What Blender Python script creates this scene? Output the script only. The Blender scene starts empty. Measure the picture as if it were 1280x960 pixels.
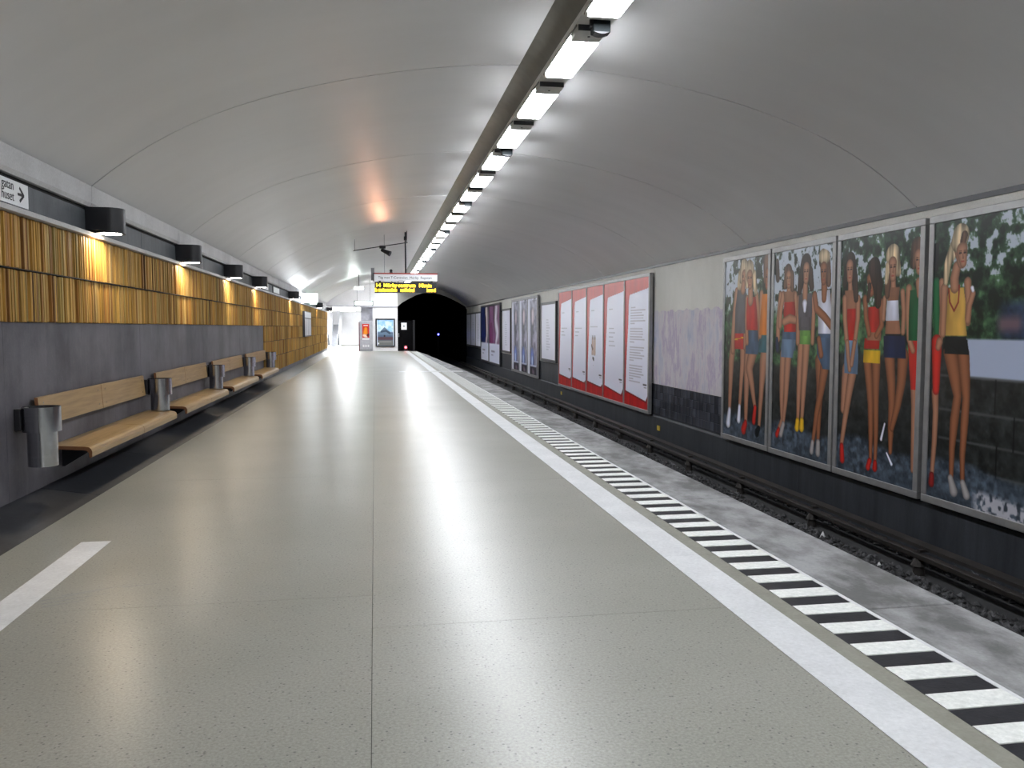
import bpy, math, random
import numpy as np
from mathutils import Vector

# ------------------------------------------------------------------ camera, world, exposure
sc = bpy.context.scene
C = sc.collection
cam_d = bpy.data.cameras.new('camera')
cam_d.sensor_fit = 'HORIZONTAL'; cam_d.sensor_width = 36.0
cam_d.lens = 36.0 * 1040.0 / 1280.0
cam_d.clip_start = 0.05; cam_d.clip_end = 300
cam = bpy.data.objects.new('camera', cam_d); C.objects.link(cam)
cam.location = (0, 0, 1.6)
cam.rotation_euler = (math.radians(90 - 3.9055), 0, math.radians(-9.3534))
sc.camera = cam
world = bpy.data.worlds.new('world'); sc.world = world; world.use_nodes = True
world.node_tree.nodes['Background'].inputs[0].default_value = (0, 0, 0, 1)      # underground
sc.view_settings.view_transform = 'Standard'; sc.view_settings.look = 'None'
sc.view_settings.gamma = 1.0; sc.view_settings.use_curve_mapping = False
sc.view_settings.exposure = 1.45
LAMP = 15.0            # emission of the fluorescent diffusers
SPOT = 13.0            # watts of the wall downlights
HALL = 28.0             # emission of the ticket hall ceiling panels

XL, XR = -3.15, 7.13   # wall faces
YB, YE = -11.0, 56.7   # behind the camera, end of the platform hall
XC = 1.99
SPRING = 3.17
EDGE = 3.32
YW = 65.0              # where the right wall meets the tunnel mouth
rnd = random.Random(7)

# ------------------------------------------------------------------ materials
MATS = {}
def nodes_of(name):
    m = bpy.data.materials.new(name); m.use_nodes = True
    nt = m.node_tree
    return m, nt, nt.nodes['Principled BSDF']
def ramp(nt, fac, stops, interp='LINEAR'):
    r = nt.nodes.new('ShaderNodeValToRGB'); r.color_ramp.interpolation = interp
    els = r.color_ramp.elements
    while len(els) < len(stops): els.new(0.5)
    for e, (p, c) in zip(els, stops): e.position = p; e.color = (c[0], c[1], c[2], 1)
    nt.links.new(fac, r.inputs[0]); return r.outputs[0]
def coords(nt, scale=(1, 1, 1), kind='Object'):
    tc = nt.nodes.new('ShaderNodeTexCoord'); mp = nt.nodes.new('ShaderNodeMapping')
    mp.inputs['Scale'].default_value = scale
    nt.links.new(tc.outputs[kind], mp.inputs[0]); return mp.outputs[0]
def noise(nt, vec, scale, detail=4, rough=0.55):
    n = nt.nodes.new('ShaderNodeTexNoise'); n.inputs['Scale'].default_value = scale
    n.inputs['Detail'].default_value = detail; n.inputs['Roughness'].default_value = rough
    nt.links.new(vec, n.inputs['Vector']); return n.outputs[0]
def mixc(nt, fac, a, b, mode='MIX'):
    m = nt.nodes.new('ShaderNodeMix'); m.data_type = 'RGBA'; m.blend_type = mode
    if isinstance(fac, float): m.inputs[0].default_value = fac
    else: nt.links.new(fac, m.inputs[0])
    for s, i in ((a, 6), (b, 7)):
        if isinstance(s, tuple): m.inputs[i].default_value = (s[0], s[1], s[2], 1)
        else: nt.links.new(s, m.inputs[i])
    return m.outputs[2]
def bump(nt, h, b, strength=0.2, dist=0.01):
    n = nt.nodes.new('ShaderNodeBump'); n.inputs['Strength'].default_value = strength
    n.inputs['Distance'].default_value = dist
    nt.links.new(h, n.inputs['Height']); nt.links.new(n.outputs[0], b.inputs['Normal'])
def plain(name, col, rough=0.5, metal=0.0, vary=0.12, scale=6.0, stretch=(1, 1, 1), spec=0.5, bmp=0.0):
    m, nt, b = nodes_of(name)
    v = coords(nt, stretch)
    n = noise(nt, v, scale)
    lo = tuple(c * (1 - vary) for c in col); hi = tuple(min(1, c * (1 + vary)) for c in col)
    nt.links.new(ramp(nt, n, [(0.3, lo), (0.7, hi)]), b.inputs['Base Color'])
    b.inputs['Roughness'].default_value = rough; b.inputs['Metallic'].default_value = metal
    b.inputs['Specular IOR Level'].default_value = spec
    if bmp: bump(nt, n, b, bmp)
    MATS[name] = m; return m
def glow(name, col, strength):
    m, nt, b = nodes_of(name)
    b.inputs['Base Color'].default_value = (*col, 1)
    b.inputs['Emission Color'].default_value = (*col, 1); b.inputs['Emission Strength'].default_value = strength
    MATS[name] = m; return m
def attr_mat(name, rough=0.5, spec=0.5, grain=None):
    m, nt, b = nodes_of(name)
    a = nt.nodes.new('ShaderNodeAttribute'); a.attribute_name = 'Col'
    col = a.outputs['Color']
    if grain:
        n = noise(nt, coords(nt, grain), 1.0, 5)
        col = mixc(nt, 1.0, col, ramp(nt, n, [(0.25, (0.7, 0.7, 0.7)), (0.75, (1.2, 1.18, 1.15))]), 'MULTIPLY')
    nt.links.new(col, b.inputs['Base Color'])
    b.inputs['Roughness'].default_value = rough; b.inputs['Specular IOR Level'].default_value = spec
    MATS[name] = m; return m

def terrazzo():
    m, nt, b = nodes_of('terrazzo')
    v = coords(nt)
    big = noise(nt, v, 0.7, 5, 0.6)
    base = ramp(nt, big, [(0.3, (0.265, 0.265, 0.230)), (0.7, (0.325, 0.323, 0.288))])
    fine = noise(nt, v, 75, 3, 0.7)
    base = mixc(nt, 0.6, base, ramp(nt, fine, [(0.32, (0.6, 0.6, 0.58)), (0.68, (1.35, 1.35, 1.35))]), 'MULTIPLY')
    vo = nt.nodes.new('ShaderNodeTexVoronoi'); vo.inputs['Scale'].default_value = 32
    nt.links.new(v, vo.inputs['Vector'])
    sp = ramp(nt, vo.outputs['Distance'], [(0.12, (1, 1, 1)), (0.2, (0, 0, 0))])
    sel = ramp(nt, vo.outputs['Color'], [(0.36, (0, 0, 0)), (0.42, (0.85, 0.85, 0.85))])
    base = mixc(nt, mixc(nt, 1.0, sp, sel, 'MULTIPLY'), base, (0.09, 0.09, 0.085))
    nt.links.new(base, b.inputs['Base Color'])
    rg = nt.nodes.new('ShaderNodeMapRange'); rg.inputs['To Min'].default_value = 0.285; rg.inputs['To Max'].default_value = 0.325
    nt.links.new(noise(nt, v, 0.6, 2), rg.inputs[0]); nt.links.new(rg.outputs[0], b.inputs['Roughness'])
    b.inputs['Specular IOR Level'].default_value = 0.6
    MATS['terrazzo'] = m
def concrete(name, a, c, rough=0.75, scale=1.2, stretch=(1, 1, 1), streak=0.0, bmp=0.15, spec=0.3, lo=0.3):
    m, nt, b = nodes_of(name)
    v = coords(nt, stretch)
    col = ramp(nt, noise(nt, v, scale, 8, 0.65), [(lo, a), (1 - lo, c)])
    if streak:
        s = noise(nt, coords(nt, (1, 9, 0.35)), 1.5, 5, 0.6)
        col = mixc(nt, streak, col, ramp(nt, s, [(0.3, (0.55, 0.55, 0.58)), (0.65, (1.2, 1.2, 1.2))]), 'MULTIPLY')
    f = noise(nt, coords(nt), 45, 3, 0.7)
    col = mixc(nt, 0.35, col, ramp(nt, f, [(0.3, (0.7, 0.7, 0.7)), (0.7, (1.2, 1.2, 1.2))]), 'MULTIPLY')
    nt.links.new(col, b.inputs['Base Color'])
    b.inputs['Roughness'].default_value = rough; b.inputs['Specular IOR Level'].default_value = spec
    bump(nt, f, b, bmp, 0.01)
    MATS[name] = m; return m
def mural_mat():
    m, nt, b = nodes_of('mural_paint')
    s = noise(nt, coords(nt, (1, 0.8, 0.35)), 1.5, 7, 0.7)
    col = ramp(nt, s, [(0.32, (0.27, 0.32, 0.48)), (0.43, (0.48, 0.48, 0.55)), (0.50, (0.57, 0.53, 0.55)), (0.57, (0.42, 0.36, 0.48)), (0.66, (0.60, 0.57, 0.57))])
    t = noise(nt, coords(nt, (1, 5, 0.9)), 2.2, 6, 0.7)
    col = mixc(nt, 0.5, col, ramp(nt, t, [(0.3, (0.72, 0.74, 0.85)), (0.7, (1.15, 1.12, 1.1))]), 'MULTIPLY')
    nt.links.new(col, b.inputs['Base Color']); b.inputs['Roughness'].default_value = 0.7
    MATS['mural_paint'] = m
def oak_mat():
    m, nt, b = nodes_of('oak')
    g = noise(nt, coords(nt, (14, 0.7, 14)), 2.6, 6, 0.6)
    col = ramp(nt, g, [(0.25, (0.20, 0.12, 0.04)), (0.5, (0.31, 0.195, 0.072)), (0.75, (0.38, 0.25, 0.10))])
    nt.links.new(col, b.inputs['Base Color']); b.inputs['Roughness'].default_value = 0.33
    bump(nt, g, b, 0.05, 0.005); MATS['oak'] = m
def vault_mat():
    m, nt, b = nodes_of('vault_paint')
    v = coords(nt, (0.35, 1.6, 0.35))
    col = ramp(nt, noise(nt, v, 0.8, 5), [(0.3, (0.66, 0.655, 0.655)), (0.7, (0.71, 0.705, 0.705))])
    nt.links.new(col, b.inputs['Base Color'])
    b.inputs['Roughness'].default_value = 0.38; b.inputs['Specular IOR Level'].default_value = 0.45
    bump(nt, noise(nt, coords(nt, (0.25, 2.2, 0.25)), 1.1, 3), b, 0.10, 0.03)
    MATS['vault_paint'] = m

def tile_mat():
    m, nt, b = nodes_of('tile_black'); oi = nt.nodes.new('ShaderNodeObjectInfo')
    col = ramp(nt, oi.outputs['Random'], [(0.0, (0.012, 0.014, 0.020)), (0.7, (0.034, 0.038, 0.050)), (1.0, (0.06, 0.066, 0.085))])
    s = noise(nt, coords(nt, (1, 5, 0.6)), 2.0, 5)
    col = mixc(nt, 0.6, col, ramp(nt, s, [(0.35, (0.6, 0.6, 0.6)), (0.65, (1.7, 1.7, 1.8))]), 'MULTIPLY')
    nt.links.new(col, b.inputs['Base Color']); b.inputs['Roughness'].default_value = 0.3
    MATS['tile_black'] = m
terrazzo(); mural_mat(); tile_mat(); oak_mat(); vault_mat()
concrete('edge_concrete', (0.13, 0.13, 0.13), (0.32, 0.32, 0.33), 0.6, 1.8, (1.6, 0.9, 1), lo=0.4)
concrete('bench_concrete', (0.055, 0.053, 0.064), (0.125, 0.120, 0.138), 0.5, 1.1, (1, 1, 0.8), 0.3, lo=0.38)
concrete('band_slate', (0.055, 0.065, 0.075), (0.10, 0.112, 0.125), 0.5, 1.6, (1, 1.5, 1), 0.35)
concrete('frieze_concrete', (0.48, 0.48, 0.49), (0.68, 0.68, 0.69), 0.7, 1.0)
concrete('wall_plaster', (0.55, 0.545, 0.51), (0.68, 0.675, 0.64), 0.75, 0.8, (1, 1, 0.5))
concrete('granite_dark', (0.014, 0.016, 0.020), (0.034, 0.037, 0.045), 0.4, 5.0)
concrete('dark_wall', (0.018, 0.021, 0.027), (0.042, 0.047, 0.056), 0.5, 1.2, (1, 2, 0.5), 0.5)
concrete('trench_concrete', (0.03, 0.03, 0.032), (0.06, 0.06, 0.062), 0.8, 1.5)
concrete('hall_white', (0.74, 0.74, 0.76), (0.82, 0.82, 0.84), 0.6, 1.0, bmp=0.02)
concrete('line_white', (0.60, 0.61, 0.63), (0.72, 0.73, 0.75), 0.45, 3.0)
concrete('stripe_white', (0.68, 0.70, 0.68), (0.84, 0.85, 0.83), 0.6, 30.0)
concrete('stripe_black', (0.012, 0.012, 0.016), (0.03, 0.03, 0.036), 0.5, 12.0)
concrete('terrazzo_border', (0.23, 0.225, 0.19), (0.29, 0.285, 0.245), 0.5, 8.0)
plain('channel_paint', (0.13, 0.13, 0.115), 0.45); plain('plate_paint', (0.66, 0.66, 0.63), 0.45)
plain('dark_gap', (0.015, 0.015, 0.016), 0.9)
plain('black_paint', (0.012, 0.013, 0.018), 0.35); plain('black_matte', (0.008, 0.008, 0.010), 0.8)
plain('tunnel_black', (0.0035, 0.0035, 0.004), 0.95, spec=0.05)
plain('steel', (0.52, 0.53, 0.56), 0.15, 1.0, 0.06, 5, (1, 1, 12)); plain('frame_metal', (0.33, 0.33, 0.335), 0.4, 0.5, 0.12)
plain('frame_dark', (0.05, 0.052, 0.06), 0.4); plain('grey_box', (0.30, 0.31, 0.33), 0.5)
plain('green_grey', (0.014, 0.020, 0.023), 0.6, spec=0.2)
plain('rust_steel', (0.028, 0.024, 0.022), 0.55, 0.4, 0.35, 3); plain('rail_head', (0.16, 0.15, 0.14), 0.4, 0.8)
plain('ballast_stone', (0.06, 0.06, 0.064), 0.8, vary=0.9, scale=9)
plain('end_grain', (0.20, 0.085, 0.035), 0.6)
plain('white_sheet', (0.66, 0.67, 0.70), 0.35, vary=0.03); plain('sign_white', (0.75, 0.76, 0.78), 0.4, vary=0.02)
plain('ink_black', (0.02, 0.02, 0.025), 0.6); plain('ink_grey', (0.25, 0.25, 0.28), 0.6); plain('sign_red', (0.42, 0.05, 0.045), 0.45)
plain('cabinet_grey', (0.40, 0.41, 0.46), 0.4); plain('maroon', (0.18, 0.05, 0.06), 0.5); plain('yellow_tag', (0.55, 0.40, 0.05), 0.6)
plain('rubber', (0.012, 0.012, 0.013), 0.7); plain('glass_grey', (0.42, 0.44, 0.47), 0.15); plain('litter_white', (0.7, 0.7, 0.72), 0.8)
attr_mat('print', 0.32, 0.4); attr_mat('lath', 0.55, 0.35, (30, 30, 1.5))
glow('tube_glow', (0.93, 0.96, 1.0), LAMP); glow('spot_glow', (1.0, 0.93, 0.82), 30.0)
glow('hall_glow', (0.95, 0.97, 1.0), HALL); glow('led_amber', (1.0, 0.62, 0.02), 2.6)
glow('exit_glow', (0.72, 1.0, 0.86), 2.2); glow('white_glow', (0.9, 0.95, 1.0), 7.0); glow('lamp_white', (0.90, 1.0, 0.97), 20.0); glow('added_washer_glow', (0.95, 0.97, 1.0), 95.0); glow('red_glow', (1.0, 0.05, 0.07), 6.0); glow('blue_glow', (0.10, 0.10, 1.0), 8.0)
glow('sign_lit', (0.78, 0.80, 0.84), 0.10)

# ------------------------------------------------------------------ helpers
class MB:
    """collects shapes in world metres; build() links them as one mesh object"""
    def __init__(s): s.v = []; s.f = []; s.c = []
    def add(s, vs, fs, col=None):
        o = len(s.v); s.v += [tuple(p) for p in vs]; s.f += [tuple(i + o for i in f) for f in fs]
        if col is not None: s.c += [col] * len(fs)
        return s
    def box(s, x0, x1, y0, y1, z0, z1, col=None):
        vs = [(x, y, z) for z in (z0, z1) for y in (y0, y1) for x in (x0, x1)]
        return s.add(vs, [(0, 2, 3, 1), (4, 5, 7, 6), (0, 1, 5, 4), (2, 6, 7, 3), (0, 4, 6, 2), (1, 3, 7, 5)], col)
    def prism(s, pts, axis, a, b, col=None):
        """extrude a closed 2-D outline along an axis ('x','y','z')"""
        n = len(pts)
        def P(p, t): return {'x': (t, p[0], p[1]), 'y': (p[0], t, p[1]), 'z': (p[0], p[1], t)}[axis]
        vs = [P(p, a) for p in pts] + [P(p, b) for p in pts]
        fs = [tuple(range(n))[::-1], tuple(range(n, 2 * n))] + [(i, (i + 1) % n, n + (i + 1) % n, n + i) for i in range(n)]
        return s.add(vs, fs, col)
    def tube(s, p0, p1, r0, r1=None, seg=16, caps=True):
        r1 = r0 if r1 is None else r1
        a = Vector(p0); b = Vector(p1); d = (b - a).normalized()
        u = d.orthogonal().normalized(); w = d.cross(u); vs = []
        for q, r in ((a, r0), (b, r1)):
            for i in range(seg):
                t = 2 * math.pi * i / seg; vs.append(q + (u * math.cos(t) + w * math.sin(t)) * r)
        fs = [(i, (i + 1) % seg, seg + (i + 1) % seg, seg + i) for i in range(seg)]
        if caps: fs += [tuple(range(seg))[::-1], tuple(range(seg, 2 * seg))]
        return s.add(vs, fs)
    def build_local(s, name, mat, bevel=0.0, smooth=False):
        org = s.org; me = bpy.data.meshes.new(name)
        me.from_pydata([(p[0] - org[0], p[1] - org[1], p[2] - org[2]) for p in s.v], [], s.f)
        if s.c:
            at = me.color_attributes.new('Col', 'FLOAT_COLOR', 'CORNER')
            buf = np.ones((len(me.loops), 4), np.float32); k = 0
            for f, c in zip(s.f, s.c): buf[k:k + len(f), :3] = c; k += len(f)
            at.data.foreach_set('color', buf.ravel())
        me.materials.append(MATS[mat])
        if smooth:
            me.polygons.foreach_set('use_smooth', [True] * len(me.polygons)); me.set_sharp_from_angle(angle=math.radians(35))
        o = bpy.data.objects.new(name, me); C.objects.link(o)
        if bevel:
            md = o.modifiers.new('bevel', 'BEVEL'); md.width = bevel; md.segments = 2
            md.limit_method = 'ANGLE'; md.angle_limit = math.radians(40)
        return o
ORG = {}
def part(mb, name, mat, parent, **k):
    mb.org = ORG[parent.name]; o = mb.build_local(name, mat, **k)
    o.parent = parent; ORG[o.name] = mb.org
    return o
def tag(o, label=None, cat=None, group=None, kind=None):
    if label: o['label'] = label
    if cat: o['category'] = cat
    if group: o['group'] = group
    if kind: o['kind'] = kind
    return o
def empty(name, loc):
    o = bpy.data.objects.new(name, None); o.empty_display_size = 0.1; C.objects.link(o)
    o.location = loc; ORG[o.name] = tuple(loc); return o
def thing(name, loc, label, cat, group=None): return tag(empty(name, loc), label, cat, group)
def solo(mb, name, mat, **k):
    a = np.array(mb.v); org = ((a[:, 0].min() + a[:, 0].max()) / 2, (a[:, 1].min() + a[:, 1].max()) / 2, a[:, 2].min())
    mb.org = org; o = mb.build_local(name, mat, **k); o.location = org; ORG[o.name] = org; return o
def struct(mb, name, mat, label=None, cat=None, **k):
    return tag(solo(mb, name, mat, **k), label, cat, kind='structure')
def text(name, body, size, parent, loc, rot, mat, align='LEFT', sx=1.0, offset=0.0, fit=None):
    cu = bpy.data.curves.new(name, 'FONT'); cu.body = body; cu.size = size; cu.align_x = align; cu.extrude = 0.001
    cu.materials.append(MATS[mat])
    cu.offset = offset; tmp = bpy.data.objects.new(name, cu); C.objects.link(tmp)
    bpy.context.view_layer.update()
    me = bpy.data.meshes.new_from_object(tmp.evaluated_get(bpy.context.evaluated_depsgraph_get()))
    bpy.data.objects.remove(tmp); me.name = name
    o = bpy.data.objects.new(name, me); C.objects.link(o); o.parent = parent; org = ORG[parent.name]
    if fit: co = [q.co.x for q in me.vertices]; sx = fit / (max(co) - min(co))
    o.location = (loc[0] - org[0], loc[1] - org[1], loc[2] - org[2]); o.rotation_euler = rot; o.scale = (sx, 1, 1)
    return o
def shared(me, name, parent, at):
    """another piece with the same mesh data; 'at' is where its mesh origin goes (world)"""
    o = bpy.data.objects.new(name, me); C.objects.link(o); o.parent = parent; org = ORG[parent.name]
    o.location = (at[0] - org[0], at[1] - org[1], at[2] - org[2]); return o
RY = math.radians
WALL_R_ROT = (math.pi / 2, 0, -math.pi / 2)     # lettering on the right wall, read from the platform
WALL_L_ROT = (math.pi / 2, 0, math.pi / 2)
ORD = ('first second third fourth fifth sixth seventh eighth ninth tenth eleventh twelfth thirteenth fourteenth fifteenth '
       'sixteenth seventeenth eighteenth nineteenth twentieth').split()
TENS = {2: 'twenty', 3: 'thirty'}
def ordinal(n):
    if n <= 20: return ORD[n - 1]
    if n == 30: return 'thirtieth'
    return TENS[n // 10] + '-' + ORD[n % 10 - 1]

# ------------------------------------------------------------------ platform floor
def edge_x(y):
    pts = [(-20, EDGE), (30, EDGE - 0.02), (36.2, 3.2), (41.2, 3.12), (50, 2.98), (54, 2.8), (56.6, 2.66)]
    for (a, xa), (b, xb) in zip(pts, pts[1:]):
        if a <= y <= b: return xa + (xb - xa) * (y - a) / (b - a)
    return pts[-1][1]
ys = [YB, 30, 36.2, 41.2, 50, 54, 56.6]
out = [(XL, YB)] + [(edge_x(y) - 0.03, y) for y in ys] + [(XL, 56.6)]
floor = struct(MB().prism(out, 'z', -1.36, -0.03), 'floor', 'trench_concrete', 'grey terrazzo platform floor with a white line beside the striped edge', 'floor')
def floor_part(mb, name, mat, **k): return part(mb, name, mat, floor, **k)
G = 0.0025
def bays(x0, x1, first, step):
    y = first
    while y > YB: y -= step
    while y < 56.6:
        a, b = max(y, YB), min(y + step, 56.6)
        if b - a > 0.1: floor_part(MB().box(x0 + G / 2, x1 - G / 2, a + G / 2, b - G / 2, -0.03, 0.0), 'terrazzo_slab', 'terrazzo')
        y += step
bays(-2.61, -0.03, 4.95, 4.12); bays(-0.03, 1.97, 4.40, 4.12)
def strip(x0, x1, y0, y1, name, mat, top=0.0, step=3.0):
    y = y0
    while y < y1 - 0.05:
        b = min(y + step, y1); floor_part(MB().box(x0 + 0.001, x1 - 0.001, y + 0.001, b - 0.001, -0.03, top), name, mat); y = b
strip(1.97, 2.235, YB, 29.7, 'white_line', 'line_white', 0.001, 4.12)
strip(1.97, 2.235, 29.7, 30.5, 'terrazzo_slab', 'terrazzo')
strip(1.97, 2.235, 30.5, 56.6, 'white_line', 'line_white', 0.001, 4.12)
strip(2.235, 2.35, YB, 56.6, 'border_strip', 'terrazzo_border', 0.0, 4.12)
strip(2.35, 2.72, YB, 56.6, 'black_strip', 'stripe_black', -0.002, 6.0)
strip(2.72, 2.75, YB, 55.5, 'edge_line', 'line_white', 0.0, 6.0)
floor_part(MB().box(0.85, 3.15, 29.95, 30.35, -0.02, 0.003), 'cross_line', 'line_white')
st = floor_part(MB().box(2.351, 2.719, 3.337, 3.481, -0.01, 0.003), 'white_stripe', 'stripe_white')
st_me = st.data; P = 0.2925; k = -24
st_org = ORG['floor']
while 3.337 + k * P < 55:
    if k != 0 and 3.337 + k * P > -2.0:
        o = bpy.data.objects.new('white_stripe', st_me); C.objects.link(o); o.parent = floor; o.location = (0, k * P, 0)
    k += 1
y = YB
while y < 56.5:
    b = min(y + 3.05, 56.6)
    o = floor_part(MB().prism([(2.75, y + .003), (edge_x(y), y + .003), (edge_x((y + b) / 2), (y + b) / 2), (edge_x(b), b - .003), (2.75, b - .003)] if edge_x(b) > 2.76 else
                   [(2.75, y + .003), (edge_x(y), y + .003), (2.76, b - .003), (2.75, b - .003)], 'z', -0.16, 0.0), 'coping_slab', 'edge_concrete', bevel=0.012)
    y = b
floor_part(MB().box(-2.175, -1.966, 0.5, 6.55, -0.02, 0.0015), 'white_dash', 'line_white')
sc_m = MB()
for (xa, ya, xb, yb) in ((-1.92, 5.10, -1.60, 5.26), (-1.95, 5.16, -1.66, 5.32), (-1.90, 5.04, -1.70, 5.14), (-1.86, 5.24, -1.50, 5.42), (-1.55, 5.36, -1.36, 5.40)):
    w_ = .006; sc_m.prism([(xa, ya - w_), (xb, yb - w_ * .3), (xb, yb + w_ * .3), (xa, ya + w_)], 'z', -0.001, 0.0006)
floor_part(sc_m, 'scuff_mark', 'grey_box')
# sloped granite skirting
base = empty('baseboard_left', (-2.9, 20, 0)); tag(base, 'sloped black granite skirting along the foot of the bench wall', 'skirting', kind='structure')
y = YB
prof = [(-2.61, 0.0), (-2.61, -0.02), (-3.15, -0.02), (-3.15, 0.085)]
sk = None
y = 8.4 - 2.4 * 8
while y < 56.4:
    b = min(y + 2.4, 56.6); part(MB().prism(prof, 'y', y + .003, b - .003), 'skirting_slab', 'granite_dark', base); y = b

# ------------------------------------------------------------------ left wall
wall_l = struct(MB().box(XL - 0.4, XL, YB, 56.6, -0.02, 3.2), 'wall_left', 'dark_gap', 'long left platform wall of concrete with slate band and pale frieze', 'wall')
def wl(mb, name, mat, **k): return part(mb, name, mat, wall_l, **k)
y = 24.5 - 4.2 * 9
while y < 24.4:
    a = max(y, YB); wl(MB().box(XL, XL + 0.025, a + .002, y + 4.2 - .002, 0.085, 1.645), 'concrete_panel', 'bench_concrete'); y += 4.2
wl(MB().box(XL, XL + 0.03, 24.5, 56.6, 0.085, 0.225), 'plinth', 'bench_concrete')
y = YB
while y < 56:
    b = min(y + 4.2, 56.6); wl(MB().box(XL, XL + 0.11, y + .002, b - .002, 2.592, 2.64), 'ledge', 'frieze_concrete', bevel=0.006); y = b
y = 9.98 - 4.2 * 5
while y < 56:
    b = min(y + 2.1, 56.6); wl(MB().box(XL, XL + 0.035, max(y, YB) + .004, b - .004, 2.655, 2.885), 'band_panel', 'band_slate', bevel=0.003); y = b
y = 9.98 - 4.2 * 5
while y < 56:
    b = min(y + 4.2, 56.6)
    wl(MB().prism([(XL, 2.93), (XL + 0.05, 2.93), (XL + 0.07, 2.97), (XL + 0.07, 3.16), (XL, 3.16)], 'y', max(y, YB) + .004, b - .004), 'frieze_block', 'frieze_concrete'); y = b
# wooden lath cladding
clad = thing('lath_cladding', (XL, 20, 0.23), 'yellow-brown cladding of upright wooden laths along the upper left wall', 'cladding')
PAL = [(.45, .275, .07), (.40, .23, .05), (.48, .29, .075), (.31, .155, .04), (.42, .20, .045), (.54, .36, .13), (.21, .10, .03), (.36, .26, .085), (.47, .26, .055), (.10, .05, .02)]
WT = [11, 11, 10, 7, 6, 5, 3, 6, 8, 1]
def lath_panel(y0, y1, z0, z1, tint):
    mb = MB(); y = y0 + 0.004
    while y < y1 - 0.012:
        w = rnd.uniform(0.014, 0.042); b = min(y + w, y1 - 0.002)
        c = rnd.choices(PAL, WT)[0]; g = rnd.uniform(0.8, 1.2) * tint
        d = rnd.uniform(0.035, 0.062); e = rnd.uniform(-0.006, 0.006)
        if rnd.random() > 0.03:
            x = XL + d
            vs = [(XL, y, z0 + e), (x, y + .002, z0 + e), (x + .004, (y + b) / 2, z0 + e), (x, b - .002, z0 + e), (XL, b, z0 + e)]
            vs += [(p[0], p[1], z1 - .004 + e * .5) for p in vs]
            mb.add(vs, [(0, 1, 6, 5), (1, 2, 7, 6), (2, 3, 8, 7), (3, 4, 9, 8), (0, 4, 3, 2, 1), (5, 6, 7, 8, 9)], tuple(min(1, q * g) for q in c))
        y = b + rnd.uniform(0.0, 0.004)
    tag(part(mb, 'lath_panel', 'lath', clad), kind='stuff')
rows = [(2.12, 2.588), (1.65, 2.105), (1.185, 1.635), (0.71, 1.17), (0.232, 0.695)]
for r, (z0, z1) in enumerate(rows):
    y = 24.5 - 1.05 * 34 if r < 2 else 24.54
    while y < 56.5:
        b = min(y + 1.05, 56.6)
        if b > YB + .2 and (y > -4): lath_panel(y, b, z0, z1, rnd.uniform(0.82, 1.15))
        y = b
for z in (2.112, 1.642, 1.178, 0.702):
    y0 = -4 if z > 2 else 24.54
    if z == 1.642: y0 = 24.54
    part(MB().box(XL + 0.02, XL + 0.069, y0, 56.6, z - .005, z + .005), 'batten_rail', 'dark_gap', clad)

# ------------------------------------------------------------------ right wall
wall_r = struct(MB().box(XR, XR + 0.4, YB, YW, -1.4, 3.2), 'wall_right', 'wall_plaster', 'pale plastered wall across the track hung with large posters', 'wall')
def wr(mb, name, mat, **k): return part(mb, name, mat, wall_r, **k)
wr(MB().box(XR - 0.012, XR, YB, YW, -1.4, 0.145), 'dado', 'dark_wall')
y = YB
while y < YW - 0.1:
    b = min(y + 6, YW)
    wr(MB().prism([(XR - 0.01, -0.66), (XR - 0.05, -0.70), (XR - 0.06, -1.36), (XR, -1.36)], 'y', y + .003, b - .003), 'plinth', 'dark_wall'); y = b
t0 = None
for i in range(23):
    for j in range(4):
        a = 16.1 + i * 0.2; z = 0.14 - (j + 1) * 0.19
        if t0 is None:
            t0 = wr(MB().box(XR - 0.022, XR - 0.01, a + .007, a + .193, z + .007, z + .183), 'wall_tile', 'tile_black'); ta, tz = a, z
        else:
            o = bpy.data.objects.new('wall_tile', t0.data); C.objects.link(o); o.parent = wall_r; o.location = (rnd.uniform(-.003, .002), a - ta, z - tz)
wr(MB().box(XR - 0.02, XR, YB, YW, 3.12, 3.2), 'shadow_joint', 'frame_dark')
mu = MB(); n = 40; top = [(20.66 - 4.5 * i / n, 2.0 + 0.03 * math.sin(i * 1.3) + rnd.uniform(-.02, .02)) for i in range(n + 1)]
mu.prism([(20.66, 0.15)] + top + [(16.16, 0.15)], 'x', XR - 0.006, XR)
tag(solo(mu, 'painted_patch', 'mural_paint'), 'faded lilac and blue painted patch on the wall between red posters and beach poster', 'painted wall')
for yy, zz in ((20.06, -0.95), (31.2, -0.93)):
    tag(solo(MB().box(XR - 0.075, XR - 0.055, yy - .09, yy + .09, zz - .06, zz + .06), 'marker_plate', 'yellow_tag'),
        'small yellow marker plate on the dark plinth below the ' + ('lilac patch' if yy < 25 else 'red posters'), 'marker')

# ------------------------------------------------------------------ vault
VC = (4.76614519, -5.73183956e-02, 1.46392011e-03, -8.94729912e-05, 1.12259361e-06)
def vz(x):
    d = min(abs(x - XC), 5.14)
    return sum(c * d ** (2 * i) for i, c in enumerate(VC))
def vault_strip(x0, x1, y0, y1, lift, n=22, th=0.04):
    mb = MB(); xs = [x0 + (x1 - x0) * i / n for i in range(n + 1)]
    vs = []
    for x in xs:
        z = vz(x) + lift
        vs += [(x, y0, z), (x, y1, z), (x, y0, z + th), (x, y1, z + th)]
    fs = []
    for i in range(n):
        a, b = 4 * i, 4 * (i + 1)
        fs += [(a, a + 1, b + 1, b), (a + 2, b + 2, b + 3, a + 3), (a, b, b + 2, a + 2), (a + 1, a + 3, b + 3, b + 1)]
    fs += [(0, 2, 3, 1), (4 * n, 4 * n + 1, 4 * n + 3, 4 * n + 2)]
    return mb.add(vs, fs)
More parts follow.
